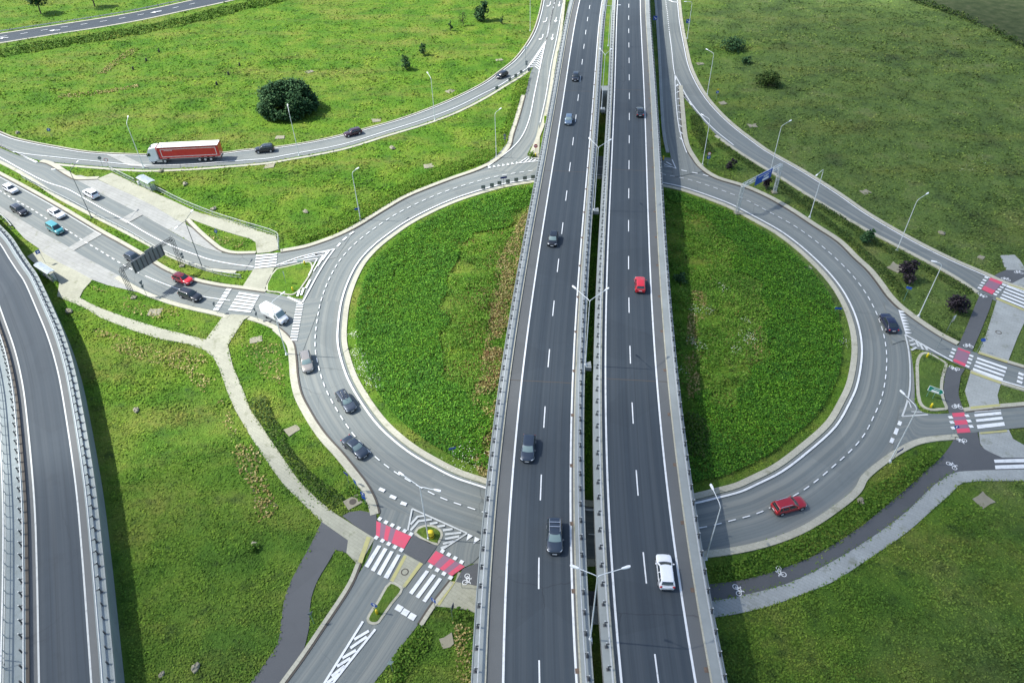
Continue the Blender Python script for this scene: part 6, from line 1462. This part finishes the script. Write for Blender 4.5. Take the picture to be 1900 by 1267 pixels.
for p, lab, s in (((288, 580), 'brownish concrete slab on the grass between the path and the west entry', 1.8), ((475, 631), 'cracked concrete slab on the grass left of the beige car', 1.6), ((543, 798), 'grey concrete slab between the path and the roundabout kerb', 1.5), ((655, 932), 'square concrete slab with a round lid by the half-round cycle path', 1.7), ((829, 1190), 'mossy concrete slab beside the south road and the flyover', 1.3), ((1825, 928), 'broken concrete slab below the south-eastern pavement', 1.8),
    ((795, 309), 'sandy slab in the grass above the northern roundabout rim', 2.0), ((699, 224), 'concrete slab in the meadow right of the big dark bush', 1.9), ((835, 170), 'concrete slab beside the bypass kerb, right of the lamp', 1.8), ((926, 112), 'concrete slab above the dark car coming down the bypass', 1.7), ((519, 256), 'concrete slab beneath the big dark bush', 1.9), ((574, 134), 'pale slab at the upper right of the big dark bush', 1.8), ((500, 309), 'sandy slab below the black off-road car on the bypass', 1.8),
    ((1341, 192), 'concrete slab below the round blue sign in the eastern field', 1.6), ((1396, 234), 'concrete slab on the bank above the eastern bypass', 1.9), ((1606, 357), 'pale broken slab in the eastern field near the bypass', 1.6), ((1662, 497), 'pale slab beside the purple tree on the eastern triangle', 2.2), ((1498, 498), 'slab among the shrubs of the central island', 1.3), ((1299, 119), 'far concrete slab left of the eastern field bush', 1.7), ((1820, 478), 'small mossy slab near the top right cycle path', 1.1)): slab(p, lab, s)
for p, lab, s in (((128, 579), 'flat white stone beside the ramp shadow', .75), ((472, 1014), 'pale boulder with a small bush in the western meadow', .7), ((253, 762), 'white stone in the middle of the western meadow', .6), ((363, 1240), 'square white block at the bottom of the western meadow', .6), ((300, 1252), 'small white stone left of the square white block', .4), ((1597, 931), 'white stone in the hedge beside the roundabout', .6), ((397, 389), 'white stone beside the northern railing', .7), ((568, 394), 'white stone in the grass below the lone rim lamp', .7),
    ((344, 343), 'pale stone right of the northern bus shelter', .7), ((299, 319), 'pale stone below the cab of the lorry', .7), ((728, 276), 'white stone in the grass under the maroon estate', .8), ((1746, 434), 'white stone in the eastern field by the bypass', .7), ((33, 248), 'pale stone by the kerb at the left edge', .7)): stone(p, lab, s)
for i, (x, y) in enumerate(((1123, 365), (1033, 427), (940, 488), (1690, 462), (1612, 524), (1530, 595))):
    b_ = at(x/3.8, y/3.8+1.5); root = empty('stump', b_); tag(root, '%s black stump of the %s row of three in the western meadow' % (('uppermost', 'middle', 'lowest')[i % 3], ('left', 'right')[i//3]), 'stump', 'black stumps in two rows'); m = MB(); m.tube([(0, 0, 0), (.03, 0, .5), (.1, 0, .95)], [.34, .28, .20], 9); m.build('body', M['black'], root)
for p, par in (((751.5, 1062), ref2), ((1852, 618), bike_up)):
    c = at(*p); m = MB(); m.ribbon([c+Vector((.42*math.cos(t), .42*math.sin(t), 0)) for t in np.linspace(0, 6.283, 25)[:-1]], -.07, .07, .178, 0, True); m.build('manhole_ring', M['gutter'], par)
# grass creeping over the edges of the paths
eg = []
for s_e in ("107,551 155,570.6 188,590.5 243,612.6 298,630 354,641 379,650 396,663 407.5,685.5 423,730 436,760 465,810 500,863 527,900 574,946 597,968", "148,553 188,573 243,593 298,610 354,624 382,631 414,588", "453,594 423,641 432,679 449,719 465,760 500,813 526,851 547,882 562,900 588,926 620,952", "597,968.5 574,1016 556,1048 536,1088 527,1117 521.6,1155 516,1192.5 492.7,1230 466.6,1265.5", "1316,1116 1385,1103 1461,1082.5 1533,1048 1616,998 1682,949 1734,899 1770,877.5", "1900,893 1787,896 1764,916 1731,945 1682,988 1616,1034 1550,1077 1518.6,1091 1432,1123 1374,1137.5 1322,1145.6", "1313,1085 1374,1077 1432,1062 1513,1030 1600,975 1632,949 1698,893 1743,852", "208,321.5 247.5,340 320,373 400,404 477,428 512,439", "1842,580.6 1830,619 1815,655", "623,1020 660,1044"):
    L = cur(s_e, 0, 4); A = np.array([tuple(q) for q in L]); D = np.r_[0, np.cumsum(np.linalg.norm(np.diff(A, axis=0), axis=1))]; k = int(D[-1]*16); s0 = rng.random(k)*D[-1]
    q = np.stack([np.interp(s0, D, A[:, 0]), np.interp(s0, D, A[:, 1])], 1); w_ = vnoise(q, .55)*vnoise(q, 1.7); q = q+rng.normal(size=(k, 2))*(.05+.45*w_)[:, None]; q = q[rng.random(k) < .25+w_]; eg.append(np.c_[q, np.full(len(q), .19)+.05*rng.random(len(q))])
eg = np.concatenate(eg); leaves('edge_grass', eg, .1+.2*rng.random(len(eg)), M['tuft'], .6, kind='stuff', aspect=.6)
# ---------------------------------------------------------------- thin clouds high above that dim the sun over the east and the south
vm = bpy.data.materials.new('cloud_vapour'); vm.use_nodes = True; vt = vm.node_tree; vt.nodes.remove(vt.nodes['Principled BSDF']); vs_ = vt.nodes.new('ShaderNodeVolumeScatter'); vs_.inputs['Density'].default_value = .021; vt.links.new(vs_.outputs[0], vt.nodes['Material Output'].inputs['Volume'])
for (gx, gy), (rx, ry, rz), hc in (((118, 95), (118, 190, 30), 620), ((25, -20), (210, 92, 28), 700)):
    c = Vector((gx, gy, 0))+sdir*(hc/sdir.z); m = MB(); m.sphere((0, 0, 0), 1, 40, 20, (rx, ry, rz))
    for i, v_ in enumerate(m.v): f = 1+.10*math.sin(v_[0]*.045+1)*math.cos(v_[1]*.05); m.v[i] = (v_[0]*f, v_[1]*f, v_[2]*f)
    o = m.build('cloud', vm, None, True); o.location = c; o['kind'] = 'structure'
